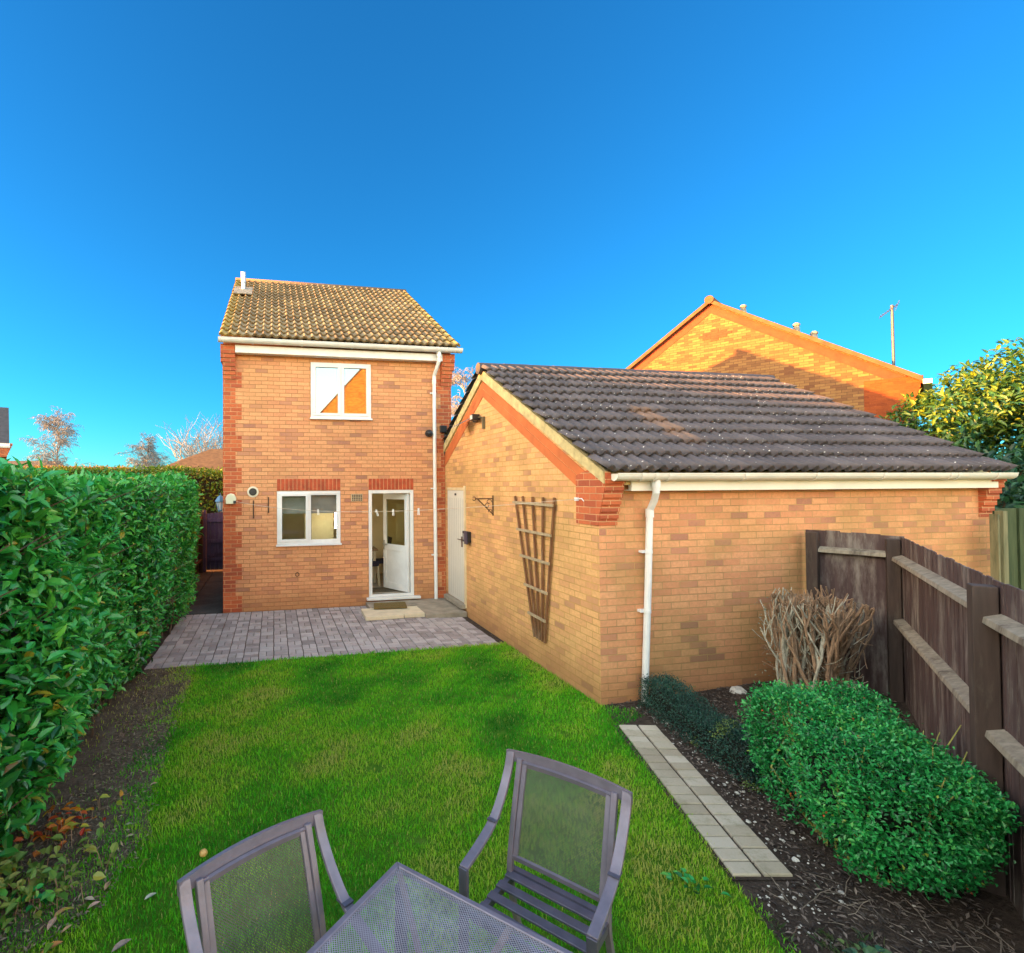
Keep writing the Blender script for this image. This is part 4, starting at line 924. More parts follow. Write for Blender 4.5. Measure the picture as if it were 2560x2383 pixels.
t = thing('washing_line', 'thin white washing line sagging from the reel box across to the garage corner', 'washing line', (1.2, 9.0, 2))
L0, L1 = Vector((-.72, HY0 - .07, 2.07)), Vector((GX - .02, 5.42, 2.18))
def line(u): p = L0.lerp(L1, u); p.z -= 4 * .17 * u * (1 - u) * (1.25 - .5 * u); return p
b = MB(); b.tube([line(u) for u in np.linspace(0, 1, 40)], .0028, 5); b.build('line', M('white_line', (.60, .50, .38), .6), t)
b = MB(); b.box(GX - .03, GX, 5.38, 5.45, 2.16, 2.20); b.tube([(GX - .03, 5.42, 2.18), (GX - .03, 5.30, 2.19), (GX - .03, 5.26, 2.16)], .006, 5); b.build('hook', m_white, t)
t = thing('line_reel', 'cream plastic washing line reel box on the left corner of the house', 'reel', (-.79, HY0, 2.02))
b = MB(); P = [(-.87, 2.02), (-.70, 2.02), (-.69, 2.13), (-.73, 2.20), (-.79, 2.215), (-.85, 2.19), (-.885, 2.12)]; b.prism([(p[0], HY0 - .10, p[1]) for p in P], (0, .10, 0)); b.build('reel_case', M('cream_plastic', (.72, .72, .52), .4, .06), t, bevel=.012)
b = MB(); b.box(-.74, -.69, HY0 - .115, HY0 - .10, 2.03, 2.08); b.build('outlet', m_dark, t)
def peg(u, tilt, label):
    p = line(u); o = MB()
    for s in (-1, 1): o.bar((p.x + s * .006, p.y, p.z + .03), (p.x + s * .010 + tilt, p.y, p.z - .065), .010, .009, (0, 1, 0))
    o.tube([(p.x - .014, p.y, p.z - .004), (p.x + .014, p.y, p.z - .004)], .008, 6)
    tag(o.build('clothes_peg', m_white), label, 'clothes peg', 'pegs left on the washing line')
peg(.345, .004, 'white clothes peg on the line in front of the lower window')
peg(.535, .03, 'tilted white clothes peg on the line against bare brick between window and door')
peg(.585, .002, 'white clothes peg on the line at the left edge of the doorway')
peg(.655, .0, 'white clothes peg on the line by the edge of the open door leaf')
t = tag(MB().box(3.29, 3.425, HY0 - .075, HY0 - .004, 3.41, 3.55).build('sensor_box', m_black, bevel=.01), 'square black sensor box on the red brick corner of the house', 'sensor')
t = thing('dome_camera', 'round dark dome camera on the house wall left of the downpipe', 'camera', (3.06, HY0, 3.38))
b = MB(); b.tube([(3.06, HY0, 3.39), (3.06, HY0 - .05, 3.39)], .075, 14); b.build('base', m_dark, t); b = MB(); b.ball((3.06, HY0 - .055, 3.385), .062, 14, 8); b.build('dome', m_black, t, smooth=True)
t = thing('junction_box', 'small grey junction box with a black cable beside the garage verge', 'box', (3.46, HY0, 3.05))
b = MB(); b.box(3.40, 3.53, HY0 - .06, HY0 - .005, 3.05, 3.25); b.build('case', M('grey_box', (.45, .47, .48), .5), t, bevel=.006)
b = MB(); b.tube([(3.40, HY0 - .02, 3.42), (3.385, HY0 - .03, 3.2), (3.39, HY0 - .03, 2.98), (3.43, HY0 - .03, 2.88), (3.5, HY0 - .03, 2.86)], .012, 6); b.build('cable', m_black, t)
# television aerial on the neighbour's roof
m_aerial = M('galvanised_aerial', (.07, .08, .11), .5, .2, 8, metal=.3)
t = thing('tv_aerial', 'thin television aerial on a tall mast above the sunlit neighbouring roof', 'aerial', (16.1, 10.87, 5.1))
b = MB(); b.tube([(16.10, 10.87, 5.1), (16.08, 10.87, 7.05)], .034, 8); b.build('mast', m_aerial, t)
b = MB(); b.bar((15.86, 11.0, 6.76), (16.18, 10.80, 7.06), .02, .02)
for k in range(9): u = k / 8; px_, py_, pz_ = 15.86 + .32 * u, 11.0 - .2 * u, 6.76 + .30 * u; b.tube([(px_ - .05, py_ - .05, pz_ + .03), (px_ + .05, py_ + .05, pz_ - .03)], .006, 4)
b.bar((16.14, 10.84, 6.9), (16.20, 10.78, 7.16), .012, .012); b.build('yagi', m_aerial, t)

# ================================================================== STEP, MAT, KITCHEN THINGS
for (x0, x1, lab) in ((1.55, 2.24, 'left cream stone slab of the back step, partly under the doormat'), (2.25, 2.97, 'right cream stone slab of the back step, beside the garage apron')):
    b = MB(); b.prism([(x0, 8.97 + (.05 if x0 > 2 else 0), .004), (x1, 9.0, .004), (x1 - .02 + .10, 9.58, .004), (x0 + .02, 9.60, .004)], (0, 0, .07)); tag(b.build('step_slab', m_slab, bevel=.012), lab, 'step slab', 'stone slabs of the back step')
b = MB(); b.box(1.74, 2.62, 9.62, 10.06, .003, .085); tag(b.build('step_base', m_conc, bevel=.008), 'low concrete block between step slabs and door sill', 'step')
b = MB(); b.prism([(1.78, 9.44, .087), (2.40, 9.40, .087), (2.47, 9.84, .092), (1.86, 9.86, .092)], (0, 0, .014)); tag(b.build('doormat', M('coir_mat', (.16, .11, .028), .95, .4, 40, .8, bscale=150)), 'worn brown coir doormat lying before the back door', 'doormat')
m_cush = M('navy_cushion', (.025, .02, .045), .8, .3, 20); m_leg = M('cream_painted_wood', (.62, .54, .38), .5, .12)
def dining_chair(x, y, rz, label):
    t = thing('dining_chair', label, 'chair', (x, y, .17), 'kitchen chairs', R(rz))
    b = MB(); b.box(-.21, .21, -.21, .21, .42, .49); b.build('seat', m_cush, t, local=True, bevel=.012)
    b = MB(); b.prism([(-.20, -.20, .52), (.20, -.20, .52), (.20, -.28, 1.0), (-.20, -.28, 1.0)], (0, .03, 0)); b.build('backrest', m_cush, t, local=True)
    for sx in (-1, 1):
        for sy in (-1, 1): b = MB(); b.bar((sx * .18, sy * .18, .42), (sx * .20, sy * .21, 0), .04, .04, (0, 1, 0)); b.build('leg', m_leg, t, local=True)
dining_chair(1.98, 11.35, 200, 'dark kitchen chair nearest the open back door')
dining_chair(2.32, 11.75, 95, 'dark kitchen chair tucked behind the cream table leg')
t = thing('dining_table', 'cream legged kitchen table glimpsed through the doorway', 'table', (1.75, 11.9, .17))
b = MB(); b.box(1.2, 2.28, 11.5, 12.3, .89, .925); b.build('tabletop', M('table_wood', (.30, .19, .10), .4, .2, 5), t, bevel=.006)
for x in (1.27, 2.2):
    for y in (11.57, 12.22): b = MB(); b.box(x - .03, x + .03, y - .03, y + .03, .172, .89); b.build('leg', m_leg, t)
tag(MB().box(1.95, 2.66, 10.5, 10.95, .172, .182).build('kitchen_mat', M('striped_mat', (.10, .08, .05), .9, .5, 30)), 'dark mat on the kitchen floor inside the door', 'mat')
t = tag(MB().tube([(.14, HY0 + .42, 1.06), (.14, HY0 + .42, 1.20), (.14, HY0 + .42, 1.26)], [.075, .085, .05], 12).build('kettle', m_black), 'black kettle on the worktop at the left of the kitchen window', 'kettle')
tag(MB().box(.27, .40, HY0 + .36, HY0 + .5, 1.06, 1.17).build('red_tin', M('red_tin', (.35, .04, .03), .4)), 'small red tin beside the black kettle on the worktop', 'tin')
tag(MB().tube([(.715, HY0 + .4, 1.06), (.715, HY0 + .4, 1.24), (.715, HY0 + .4, 1.29), (.715, HY0 + .4, 1.36)], [.04, .04, .016, .016], 10).build('green_bottle', M('green_bottle', (.02, .25, .16), .2)), 'green bottle on the worktop inside the right pane', 'bottle')

# ================================================================== HEDGES, SHRUBS, TREES
def box_surface(n, x0, x1, y0, y1, z0, z1, faces):
    """random points on chosen faces of a box, with outward normals"""
    area = dict(px=(y1 - y0) * (z1 - z0), nx=(y1 - y0) * (z1 - z0), py=(x1 - x0) * (z1 - z0), ny=(x1 - x0) * (z1 - z0), pz=(x1 - x0) * (y1 - y0))
    tot = sum(area[f] * w for f, w in faces.items()); P, N = [], []
    for f, w in faces.items():
        k = int(n * area[f] * w / tot); p = np.stack([rnd(k, x0, x1), rnd(k, y0, y1), rnd(k, z0, z1)], 1); nn = np.zeros((k, 3))
        if f == 'px': p[:, 0] = x1; nn[:, 0] = 1
        if f == 'nx': p[:, 0] = x0; nn[:, 0] = -1
        if f == 'py': p[:, 1] = y1; nn[:, 1] = 1
        if f == 'ny': p[:, 1] = y0; nn[:, 1] = -1
        if f == 'pz': p[:, 2] = z1; nn[:, 2] = 1
        P.append(p); N.append(nn)
    return np.concatenate(P), np.concatenate(N)
def foliage_axes(N, n, upb=.45, spread=.9):
    A = unit(N * .55 + rdir(n) * spread + np.array([0, 0, upb * .6])); Nn = unit(N * .7 + np.array([0, 0, .75]) + rdir(n) * .55); return A, Nn
def core(name, x0, x1, y0, y1, z0, z1, mat, parent, rough=.06, step=.14):
    b = MB(); b.box(x0, x1, y0, y1, z0, z1); return b.build(name, mat, parent)
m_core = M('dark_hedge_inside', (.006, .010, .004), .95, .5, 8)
# laurel hedge along the left boundary
hd = thing('laurel_hedge', 'tall glossy green laurel hedge running along the left of the lawn', 'hedge', (-2.1, 6.3, 0))
P, N = box_surface(52000, -2.75, -1.46, 2.3, 10.1, .16, 2.42, dict(px=1, pz=.75, py=.8, nx=.12, ny=.5))
P += N * ((vnoise(P, 1.1, 77)[:, None] - .5) * .30 + (vnoise(P, 2.6, 1)[:, None] - .5) * .24) + rng.normal(0, .03, P.shape) - N * (rng.random((len(P), 1)) ** 1.6) * .22 - np.array([0, 0, .04])
# foot of the hedge is thinner and draws back
low = np.clip((.75 - P[:, 2]) / .6, 0, 1); keep = rng.random(len(P)) > low * .55; P[:, 0] -= np.where(N[:, 0] > .5, low * .16, 0); P, N = P[keep], N[keep]
n = len(P); A, Nn = foliage_axes(N, n)
hpatch = vnoise(P, 1.1, 5); tint = np.clip(.06 + rng.random(n) * .66 + (hpatch - .5) * .40 + np.clip(P[:, 2] - 2.3, 0, .2) * .9, 0, .93); tint[rng.random(n) < .02] = 1.0
L = (.045 + .085 * rng.random(n) ** 1.4) * np.where(P[:, 1] < 5.5, 1.05, .9)
leaves('foliage', P, A, Nn, L, L * rnd(n, .36, .48), m_laurel, hd, tint, detail=True, fold=.22, droop=.18)
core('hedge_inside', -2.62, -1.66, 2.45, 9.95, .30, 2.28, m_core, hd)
b = MB()
for k in range(46):
    y = rnd(1, 2.5, 9.9)[0]; x = rnd(1, -2.1, -1.62)[0]; b.tube([(x, y, -.02), (x + rng.normal(0, .05), y + rng.normal(0, .08), .35), (x + rng.normal(.05, .08), y + rng.normal(0, .15), .8)], [.013, .010, .006], 5)
for k in range(160):
    y = rnd(1, 2.4, 9.9)[0]; z = rnd(1, .5, 2.3)[0]; b.tube([(-1.75, y, z - .1), (-1.5, y + rng.normal(0, .08), z), (-1.38 + rng.normal(0, .05), y + rng.normal(0, .12), z + .1)], [.007, .005, .003], 4)
b.build('stem', m_branch, hd, uv=False)['kind'] = 'stuff'
# sunnier clipped hedge beyond the gate
h2 = thing('clipped_hedge', 'lighter green clipped hedge standing beyond the side gate', 'hedge', (-3.2, 17.5, 0))
P, N = box_surface(9000, -6.8, -1.25, 16.6, 18.2, .5, 2.78, dict(ny=1, pz=1, px=.9)); P += rng.normal(0, .06, P.shape); P[:, 2] += (vnoise(P, 1.5, 9) - .5) * .25 * (P[:, 2] > 2.5)
n = len(P); A, Nn = foliage_axes(N, n); L = rnd(n, .07, .13); leaves('foliage', P, A, Nn, L, L * .5, m_hedge2, h2)
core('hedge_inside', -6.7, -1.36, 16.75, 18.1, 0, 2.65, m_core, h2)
h3 = thing('golden_hedge', 'low golden brown hedge top catching sun beyond the laurel hedge', 'hedge', (-7.5, 22.4, 0))
P, N = box_surface(5000, -9.3, -5.6, 21.6, 23.2, .5, 3.02, dict(ny=1, pz=1.2, px=.8)); P += rng.normal(0, .05, P.shape); n = len(P); A, Nn = foliage_axes(N, n); L = rnd(n, .08, .13)
leaves('foliage', P, A, Nn, L, L * .5, leaf_mat('golden_leaf', [(.16, .12, .02), (.30, .20, .03), (.40, .26, .05)], .6), h3); core('hedge_inside', -9.2, -5.7, 21.75, 23.1, 0, 2.9, m_core, h3)
# small yellow plant on the side fence
yp = thing('yellow_climber', 'small yellow leaved climber on top of the side fence', 'plant', (-1.85, 10.9, 1.6))
P = np.array([-1.72, 11.0, 1.83]) + rng.normal(0, 1, (260, 3)) * np.array([.13, .12, .09]); A, Nn = foliage_axes(unit(P - np.array([-1.8, 11, 1.7])), 260); L = rnd(260, .04, .07); leaves('foliage', P, A, Nn, L, L * .6, m_yellow, yp)
b = MB()
for k in range(9): b.tube([(-1.9, 11 + rng.normal(0, .1), 1.2), (-1.85 + rng.normal(0, .05), 11 + rng.normal(0, .1), 1.6), (-1.78 + rng.normal(0, .08), 11 + rng.normal(0, .1), 1.85)], [.01, .008, .004], 4)
b.build('stem', m_twig, yp, uv=False)['kind'] = 'stuff'

# clipped berry bush in the bed
bu = thing('cotoneaster_bush', 'big clipped bright green bush with tiny red berries in front of the fence', 'bush', (3.85, 2.72, .03))
ang = R(66); uax = np.array([math.cos(ang), math.sin(ang), 0]); vax = np.array([math.sin(ang), -math.cos(ang), 0]); C0 = np.array([3.69, 2.73, 0])
def bush_map(q):      # q in box coordinates -1..1, -1..1, 0..1
    zz = q[:, 2]; tp = .84 + .20 * np.sin(np.clip(zz, 0, 1) * 2.4)
    return C0 + uax * (q[:, :1] * .62 * tp[:, None]) + vax * (q[:, 1:2] * .40 * tp[:, None]) + np.array([0, 0, 1]) * (.10 + .70 * zz[:, None])
P, N = box_surface(34000, -1, 1, -1, 1, 0, 1, dict(px=1, nx=1, py=1, ny=1, pz=1.5))
rd = np.maximum(1, np.linalg.norm(P[:, :2], axis=1) / 1.22); P[:, :2] /= rd[:, None]
P[:, 2] -= np.where(P[:, 2] > .5, .12 * (np.abs(P[:, 0]) ** 4 + np.abs(P[:, 1]) ** 4), 0)
Nw = N[:, :1] * uax + N[:, 1:2] * vax + N[:, 2:] * np.array([0, 0, 1]); Pw = bush_map(P)
Pw += Nw * (vnoise(Pw, 4, 2)[:, None] - .5) * .30 + rng.normal(0, .02, Pw.shape) - Nw * (rng.random((len(Pw), 1)) ** 2) * .12
hole = vnoise(Pw, 9, 8); keep = rng.random(len(Pw)) > np.clip((hole - .60) * 3.2, 0, .75); keep &= rng.random(len(Pw)) > np.clip((.26 - Pw[:, 2]) * 4, 0, .6)
Pw, Nw = Pw[keep], Nw[keep]; n = len(Pw); A, Nn = foliage_axes(Nw, n, .3, 1.0); L = rnd(n, .018, .034)
tint = np.clip(rng.random(n) * .68 + (vnoise(Pw, 3.2, 4) - .5) * .4, 0, .92); tint[rng.random(n) < .01] = 1
leaves('foliage', Pw, A, Nn, L, L * rnd(n, .5, .68), m_bush, bu, tint, fold=.2)
q = rng.uniform(-1, 1, (20, 3)); b = MB()
n8 = 8
ring = [(C0 + uax * (math.cos(t) * .46) + vax * (math.sin(t) * .30)) for t in np.linspace(0, 6.28, 13)[:-1]]
for z0_, z1_, r0_, r1_ in ((.14, .45, .9, 1.05), (.45, .66, 1.05, .92)):
    for i in range(12):
        j = (i + 1) % 12
        def pp(k, r, z): d_ = ring[k] - C0; return tuple(C0 + d_ * r + np.array([0, 0, z]))
        b.quad(pp(i, r0_, z0_), pp(j, r0_, z0_), pp(j, r1_, z1_), pp(i, r1_, z1_))
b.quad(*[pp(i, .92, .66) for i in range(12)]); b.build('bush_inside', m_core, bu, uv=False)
b = MB()
for k in range(70):
    a_ = rng.random() * 6.28; r_ = rnd(1, .35, .95)[0]; s = C0 + uax * (math.cos(a_) * .3) + vax * (math.sin(a_) * .2)
    e = C0 + uax * (math.cos(a_) * .68 * r_) + vax * (math.sin(a_) * .47 * r_) + np.array([0, 0, rnd(1, .55, .86)[0]]); mm = (s + e) / 2 + rng.normal(0, .05, 3)
    b.tube([s + np.array([0, 0, .0]), mm, e + rng.normal(0, .03, 3)], [.009, .006, .0028], 4)
b.build('stem', M('yellow_green_twig', (.30, .30, .08), .7, .35, 12), bu, uv=False)['kind'] = 'stuff'
idx = rng.choice(len(Pw), 46); b = MB()
for p in Pw[idx] + Nw[idx] * .012:
    b.ball(p, .0065, 6, 4)
    if rng.random() < .4: b.ball(p + rng.normal(0, .010, 3), .006, 6, 4)
be = b.build('berry', m_hip, bu, uv=False); be['kind'] = 'stuff'

# low dark hedge along the bed edge
lb = thing('box_edging', 'low dark small leaved hedge edging the soil bed beside the garage', 'hedge', (3.85, 4.1, .02))
a0, a1 = np.array([3.93, 4.86, .0]), np.array([3.70, 3.36, .0]); dd = (a1 - a0); ln = np.linalg.norm(dd); dd /= ln; sd = np.array([dd[1], -dd[0], 0])
P, N = box_surface(20000, 0, ln, -1, 1, 0, 1, dict(px=.5, nx=.5, py=1, ny=1, pz=1.3))
hgt = .27 + .04 * np.sin(P[:, 0] * 6) + (vnoise(P, 4, 3) - .5) * .10; wid = .155 + (vnoise(P, 3, 7) - .5) * .08
Pw = a0 + dd * P[:, :1] + sd * (P[:, 1:2] * wid[:, None] * (1.05 - .25 * P[:, 2:] ** 3)) + np.array([0, 0, 1]) * (P[:, 2:] * hgt[:, None] + .02)
Nw = N[:, :1] * dd + N[:, 1:2] * sd + N[:, 2:] * np.array([0, 0, 1]); Pw += rng.normal(0, .014, Pw.shape) + Nw * (rng.random((len(Pw), 1)) ** 3) * .05 - Nw * (rng.random((len(Pw), 1)) ** 2) * .05
n = len(Pw); A, Nn = foliage_axes(Nw, n, .5, 1.0); L = rnd(n, .010, .022); tint = np.clip(rng.random(n) * .7 + (vnoise(Pw, 6, 2) - .5) * .3, 0, .85); tint[vnoise(Pw, 7, 21) > .80] = .97
leaves('foliage', Pw, A, Nn, L, L * .62, m_box, lb, tint)
b = MB()
for k in range(14):
    u = (k + .5) / 14 * ln; p = a0 + dd * u; b.tube([(p[0], p[1], 0), (p[0] + rng.normal(0, .03), p[1] + rng.normal(0, .03), .12), (p[0] + rng.normal(0, .05), p[1] + rng.normal(0, .05), .22)], [.008, .006, .004], 4)
n4 = a0 + dd * .05; n5 = a0 + dd * (ln - .05)
b.bar((n4[0], n4[1], .13), (n5[0], n5[1], .13), .20, .16); b.build('hedge_inside', m_core, lb, uv=False)

# bare pruned shrub against the fence
bs_ = thing('bare_shrub', 'leafless hard pruned shrub of pale cut stems in front of the fence', 'shrub', (5.5, 4.5, .08))
random.seed(11)
B1, B2 = MB(), MB(); cx_, cy_ = 5.50, 4.46
def stem(b, p, d, L, r, depth, top):
    pts, p = [p.copy()], p.copy(); k = max(3, int(L / .09))
    for i in range(k):
        d = (d + Vector((random.gauss(-p.x * 0 + (cx_ - p.x) * .10, .12), random.gauss((cy_ - p.y) * .10, .10), random.gauss(.05, .10)))).normalized(); p = p + d * (L / k)
        if p.z > top: break
        pts.append(p.copy())
    if len(pts) < 2: return
    b.tube(pts, [r * (1 - .45 * i / len(pts)) for i in range(len(pts))], 6 if r > .008 else 4)
    if depth > 0:
        for j in range(random.choice((3, 4, 5)) if depth > 1 else random.choice((2, 3, 3))):
            q = pts[random.randint(max(1, len(pts) // 3), len(pts) - 1)]
            nd = (d + Vector((random.gauss(0, .42), random.gauss(0, .34), random.gauss(.55, .35)))).normalized()
            stem(b, q, nd, L * random.uniform(.4, .75), r * random.uniform(.5, .72), depth - 1, top)
for k in range(46):
    a_ = random.random() * 6.28; rr = random.random() ** .55
    p = Vector((cx_ + .40 * rr * math.cos(a_), cy_ + .22 * rr * math.sin(a_), .06))
    d = Vector((math.cos(a_) * .22 * rr, math.sin(a_) * .14 * rr, 1)).normalized()
    stem(B1 if k % 4 else B2, p, d, random.uniform(.85, 1.15), random.uniform(.011, .024), 2, 1.26 + random.gauss(0, .05) - .14 * rr)
for k in range(260):   # fine whippy twigs inside
    a_ = random.random() * 6.28; rr = random.random() ** .5; z = random.uniform(.2, .95)
    p = Vector((cx_ + (.25 + .32 * z) * rr * math.cos(a_), cy_ + .30 * rr * math.sin(a_), z)); d = Vector((random.gauss(0, 1), random.gauss(0, .7), random.gauss(.3, .6))).normalized()
    stem(B2 if k % 3 else B1, p, d, random.uniform(.12, .32), random.uniform(.0025, .005), 0, 1.25)
B1.build('branch', m_twig, bs_, uv=False); B2.build('twig', m_twig_grey, bs_, uv=False)
n = 500; a_ = rng.random(n) * 6.28; rr = rng.random(n) ** .5; P = np.stack([cx_ - .12 + .55 * rr * np.cos(a_), cy_ + .32 * rr * np.sin(a_), rnd(n, .25, 1.12)], 1); L = rnd(n, .012, .03)
leaves('shrivelled_leaf', P, rdir(n), rdir(n), L, L * .5, leaf_mat('grey_green_shrivelled_leaf', [(.20, .22, .14), (.30, .33, .24), (.36, .34, .20)], .7), bs_)['kind'] = 'stuff'

# evergreen tree on the right
et = thing('evergreen_tree', 'broad leafed evergreen tree whose yellowish top catches the sun at the right edge', 'tree', (15.6, 8.2, 0))
n = 27000; d_ = rdir(n); d_[:, 2] = np.where(d_[:, 2] < -.5, -d_[:, 2], d_[:, 2]); rad = rng.random(n) ** .28
P = np.array([16.3, 8.3, 2.5]) + d_ * rad[:, None] * np.array([3.0, 2.6, 2.6]); P += (d_ * (vnoise(P, 1.3, 6)[:, None] - .5)) * 1.1
keep = vnoise(P, 1.9, 12) < .68; P, d_ = P[keep], d_[keep]; n = len(P); A, Nn = foliage_axes(d_, n, .1, 1.0); L = rnd(n, .10, .21)
leaves('crown', P, A, Nn, L, L * .36, m_tree, et, np.clip(rng.random(n) * .75 + (vnoise(P, 1, 2) - .5) * .5, 0, 1), detail=True, droop=.3)
b = MB(); b.tube([(15.6, 8.2, -.05), (15.65, 8.2, 1.2), (15.7, 8.3, 2.6)], [.20, .16, .10], 8)
for k in range(16): a_ = rng.random() * 6.28; b.tube([(15.65, 8.2, 1.0 + .1 * k), (15.65 + 1.2 * math.cos(a_), 8.2 + math.sin(a_), 1.6 + .12 * k), (15.65 + 2.4 * math.cos(a_), 8.2 + 1.9 * math.sin(a_), 2.1 + .14 * k)], [.06, .04, .015], 5)
b.build('trunk', m_branch, et, uv=False)
et2 = thing('dark_laurel_tree', 'dark leafy shrub behind the far end of the garage below the evergreen tree', 'shrub', (12.2, 6.9, 0))
n = 5200; d_ = rdir(n); P = np.array([13.0, 7.2, 1.6]) + d_ * (rng.random((n, 1)) ** .35) * np.array([1.9, 1.5, 1.35]); P = P[P[:, 2] > .05]; n = len(P); A, Nn = foliage_axes(unit(P - np.array([13.0, 7.2, 1.6])), n, .1, 1.0); L = rnd(n, .10, .20)
leaves('crown', P, A, Nn, L, L * .42, leaf_mat('dark_shrub_leaf', [(.008, .04, .02), (.02, .08, .03), (.04, .13, .05)], .4), et2, detail=True)
b = MB()
for k in range(7): b.tube([(13.0 + rng.normal(0, .15), 7.1, -.05), (13.0 + rng.normal(0, .4), 7.1 + rng.normal(0, .3), .9), (13 + rng.normal(0, .9), 7.1 + rng.normal(0, .6), 2.1)], [.04, .03, .012], 5)
b.build('trunk', m_branch, et2, uv=False)

# bare winter trees far off
def winter_tree(name, label, x, y, h, spread, seed, droop, vase=False, r0=.16, twigs=5, dens=1.2):
    rs = random.Random(seed); t = thing(name, label, 'tree', (x, y, 0), 'bare winter trees on the skyline'); T, B = MB(), MB()
    def br(b, p, d, L, r, depth, dr):
        pts, p = [p.copy()], p.copy(); k = 5
        for i in range(k):
            d = (d + Vector((rs.gauss(0, .12), rs.gauss(0, .12), rs.gauss(0, .08) - dr * (i / k)))).normalized(); p = p + d * L / k; pts.append(p.copy())
        b.tube(pts, [max(.013, r * (1 - .7 * i / k)) for i in range(k + 1)], 4 if depth else 3, cap=False)
        if depth > 0:
            for j in range(rs.randint(twigs - 1, twigs + 1)):
                q = pts[rs.randint(1, k)]; az = rs.random() * 6.28; s_ = rs.uniform(.5, 1.1)
                br(b, q, (d * .9 + Vector((math.cos(az) * s_, math.sin(az) * s_, rs.uniform(-.2, .5)))).normalized(), L * rs.uniform(.45, .7), r * .5, depth - 1, dr * 1.6 + (.05 if droop else 0))
    if vase:
        for j in range(26):
            az = rs.random() * 6.28; s_ = rs.uniform(.15, .75); br(B, Vector((x, y, h * .22)), Vector((math.cos(az) * s_ * spread, math.sin(az) * s_ * spread, 1)).normalized(), h * .62, r0 * .45, 2, 0)
        T.tube([(x, y, -.1), (x, y, h * .24)], [r0, r0 * .9], 7)
    else:
        tp = [(x, y, -.1)] + [(x + rs.gauss(0, .12), y + rs.gauss(0, .1), h * u) for u in (.25, .5, .72, .9, .98)]; T.tube(tp, [r0, r0 * .8, r0 * .6, r0 * .4, r0 * .18, .015], 7)
        for j in range(int(20 * dens)):
            u = rs.uniform(.25, .95); az = rs.random() * 6.28; L = spread * (1.15 - u * .75) * rs.uniform(.7, 1.1)
            br(B, Vector((x, y, h * u)), Vector((math.cos(az), math.sin(az), rs.uniform(.9, 2.0))).normalized(), L * 1.15, r0 * .32, 3, droop * .45)
    T.build('trunk', m_bark, t, uv=False); B.build('crown', m_farbranch, t, uv=False)
winter_tree('birch_tree', 'tall bare birch with drooping twigs rising above the left end of the hedge', -22.05, 60, 9.1, 2.9, 3, .22, r0=.15)
winter_tree('bare_tree', 'smaller rounded bare tree beyond the middle of the hedge', -13.3, 60, 6.9, 2.5, 5, .16, r0=.14)
winter_tree('bare_tree', 'spreading vase shaped bare tree behind the brown hipped roof', -5.6, 46, 6.6, .75, 8, 0, vase=True, r0=.16)
winter_tree('birch_tree', 'pale bare birch glimpsed in the gap between house and garage', 13.2, 35, 9.9, 2.6, 13, .2, r0=.13)

# ================================================================== PATIO FURNITURE
def sheet_uv(name, quads, mat, parent):
    """thin sheet given as rows of 3D points with UV in metres along the rows"""
    g = np.array(quads, float); r, c = g.shape[:2]; me = bpy.data.meshes.new(name)
    i = np.arange(r - 1)[:, None] * c + np.arange(c - 1)[None]; f = np.stack([i, i + 1, i + c + 1, i + c], -1).reshape(-1, 4)
    me.from_pydata([tuple(p) for p in g.reshape(-1, 3)], [], f.tolist()); me.materials.append(mat)
    u = np.concatenate([[0], np.cumsum(np.linalg.norm(np.diff(g[0], axis=0), axis=1))]); v = np.concatenate([[0], np.cumsum(np.linalg.norm(np.diff(g[:, 0], axis=0), axis=1))])
    UV = np.stack(np.meshgrid(u, v), -1).reshape(-1, 2); l = me.uv_layers.new(name='UVMap')
    vi = np.zeros(len(me.loops), int); me.loops.foreach_get('vertex_index', vi); l.data.foreach_set('uv', UV[vi].ravel())
    o = bpy.data.objects.new(name, me); col.objects.link(o); o.parent = parent; return o
tbl = thing('garden_table', 'square lilac grey mesh topped garden table in the foreground', 'table', (.478, 1.502, 0), rotz=R(-48.2))
hs, tz = .527, .72
T_ = lambda b, n, m, **k: b.build(n, m, tbl, local=True, **k)
b = MB()
for a in range(4):
    ca, sa = math.cos(a * math.pi / 2), math.sin(a * math.pi / 2)
    p = [(ca * x - sa * y, sa * x + ca * y) for x, y in ((-hs, -hs), (hs, -hs), (hs - .026, -hs + .026), (-hs + .026, -hs + .026))]
    b.prism([(q[0], q[1], tz - .028) for q in p], (0, 0, .028))
T_(b, 'rim', m_frame, bevel=.004)
g = [[(x, y, tz - .006) for x in np.linspace(-hs + .024, hs - .024, 3)] for y in np.linspace(-hs + .024, hs - .024, 3)]
sheet_uv('mesh_top', g, m_mesh_top, tbl)
for a in range(4):
    ca, sa = math.cos(a * math.pi / 2), math.sin(a * math.pi / 2)
    b = MB(); b.bar((ca * .05, sa * .05, tz - .013), (ca * (hs - .027), sa * (hs - .027), tz - .013), .022, .012); T_(b, 'cross_bar', m_weld)
    cd_, sd_ = math.cos(a * math.pi / 2 + math.pi / 4), math.sin(a * math.pi / 2 + math.pi / 4)
    b = MB(); b.bar((cd_ * .07, sd_ * .07, tz - .015), (cd_ * (hs * 1.414 - .05), sd_ * (hs * 1.414 - .05), tz - .015), .022, .012); T_(b, 'diagonal_bar', m_weld)
    x, y = cd_ * (hs * 1.414 - .10), sd_ * (hs * 1.414 - .10)
    b = MB(); b.bar((x, y, tz - .028), (x * 1.02, y * 1.02, 0), .04, .04, (ca, sa, 0)); T_(b, 'leg', m_framed, bevel=.003)
b = MB(); b.tube([(0, 0, tz - .03), (0, 0, tz - .004)], .07, 20); T_(b, 'parasol_ring', m_frame)

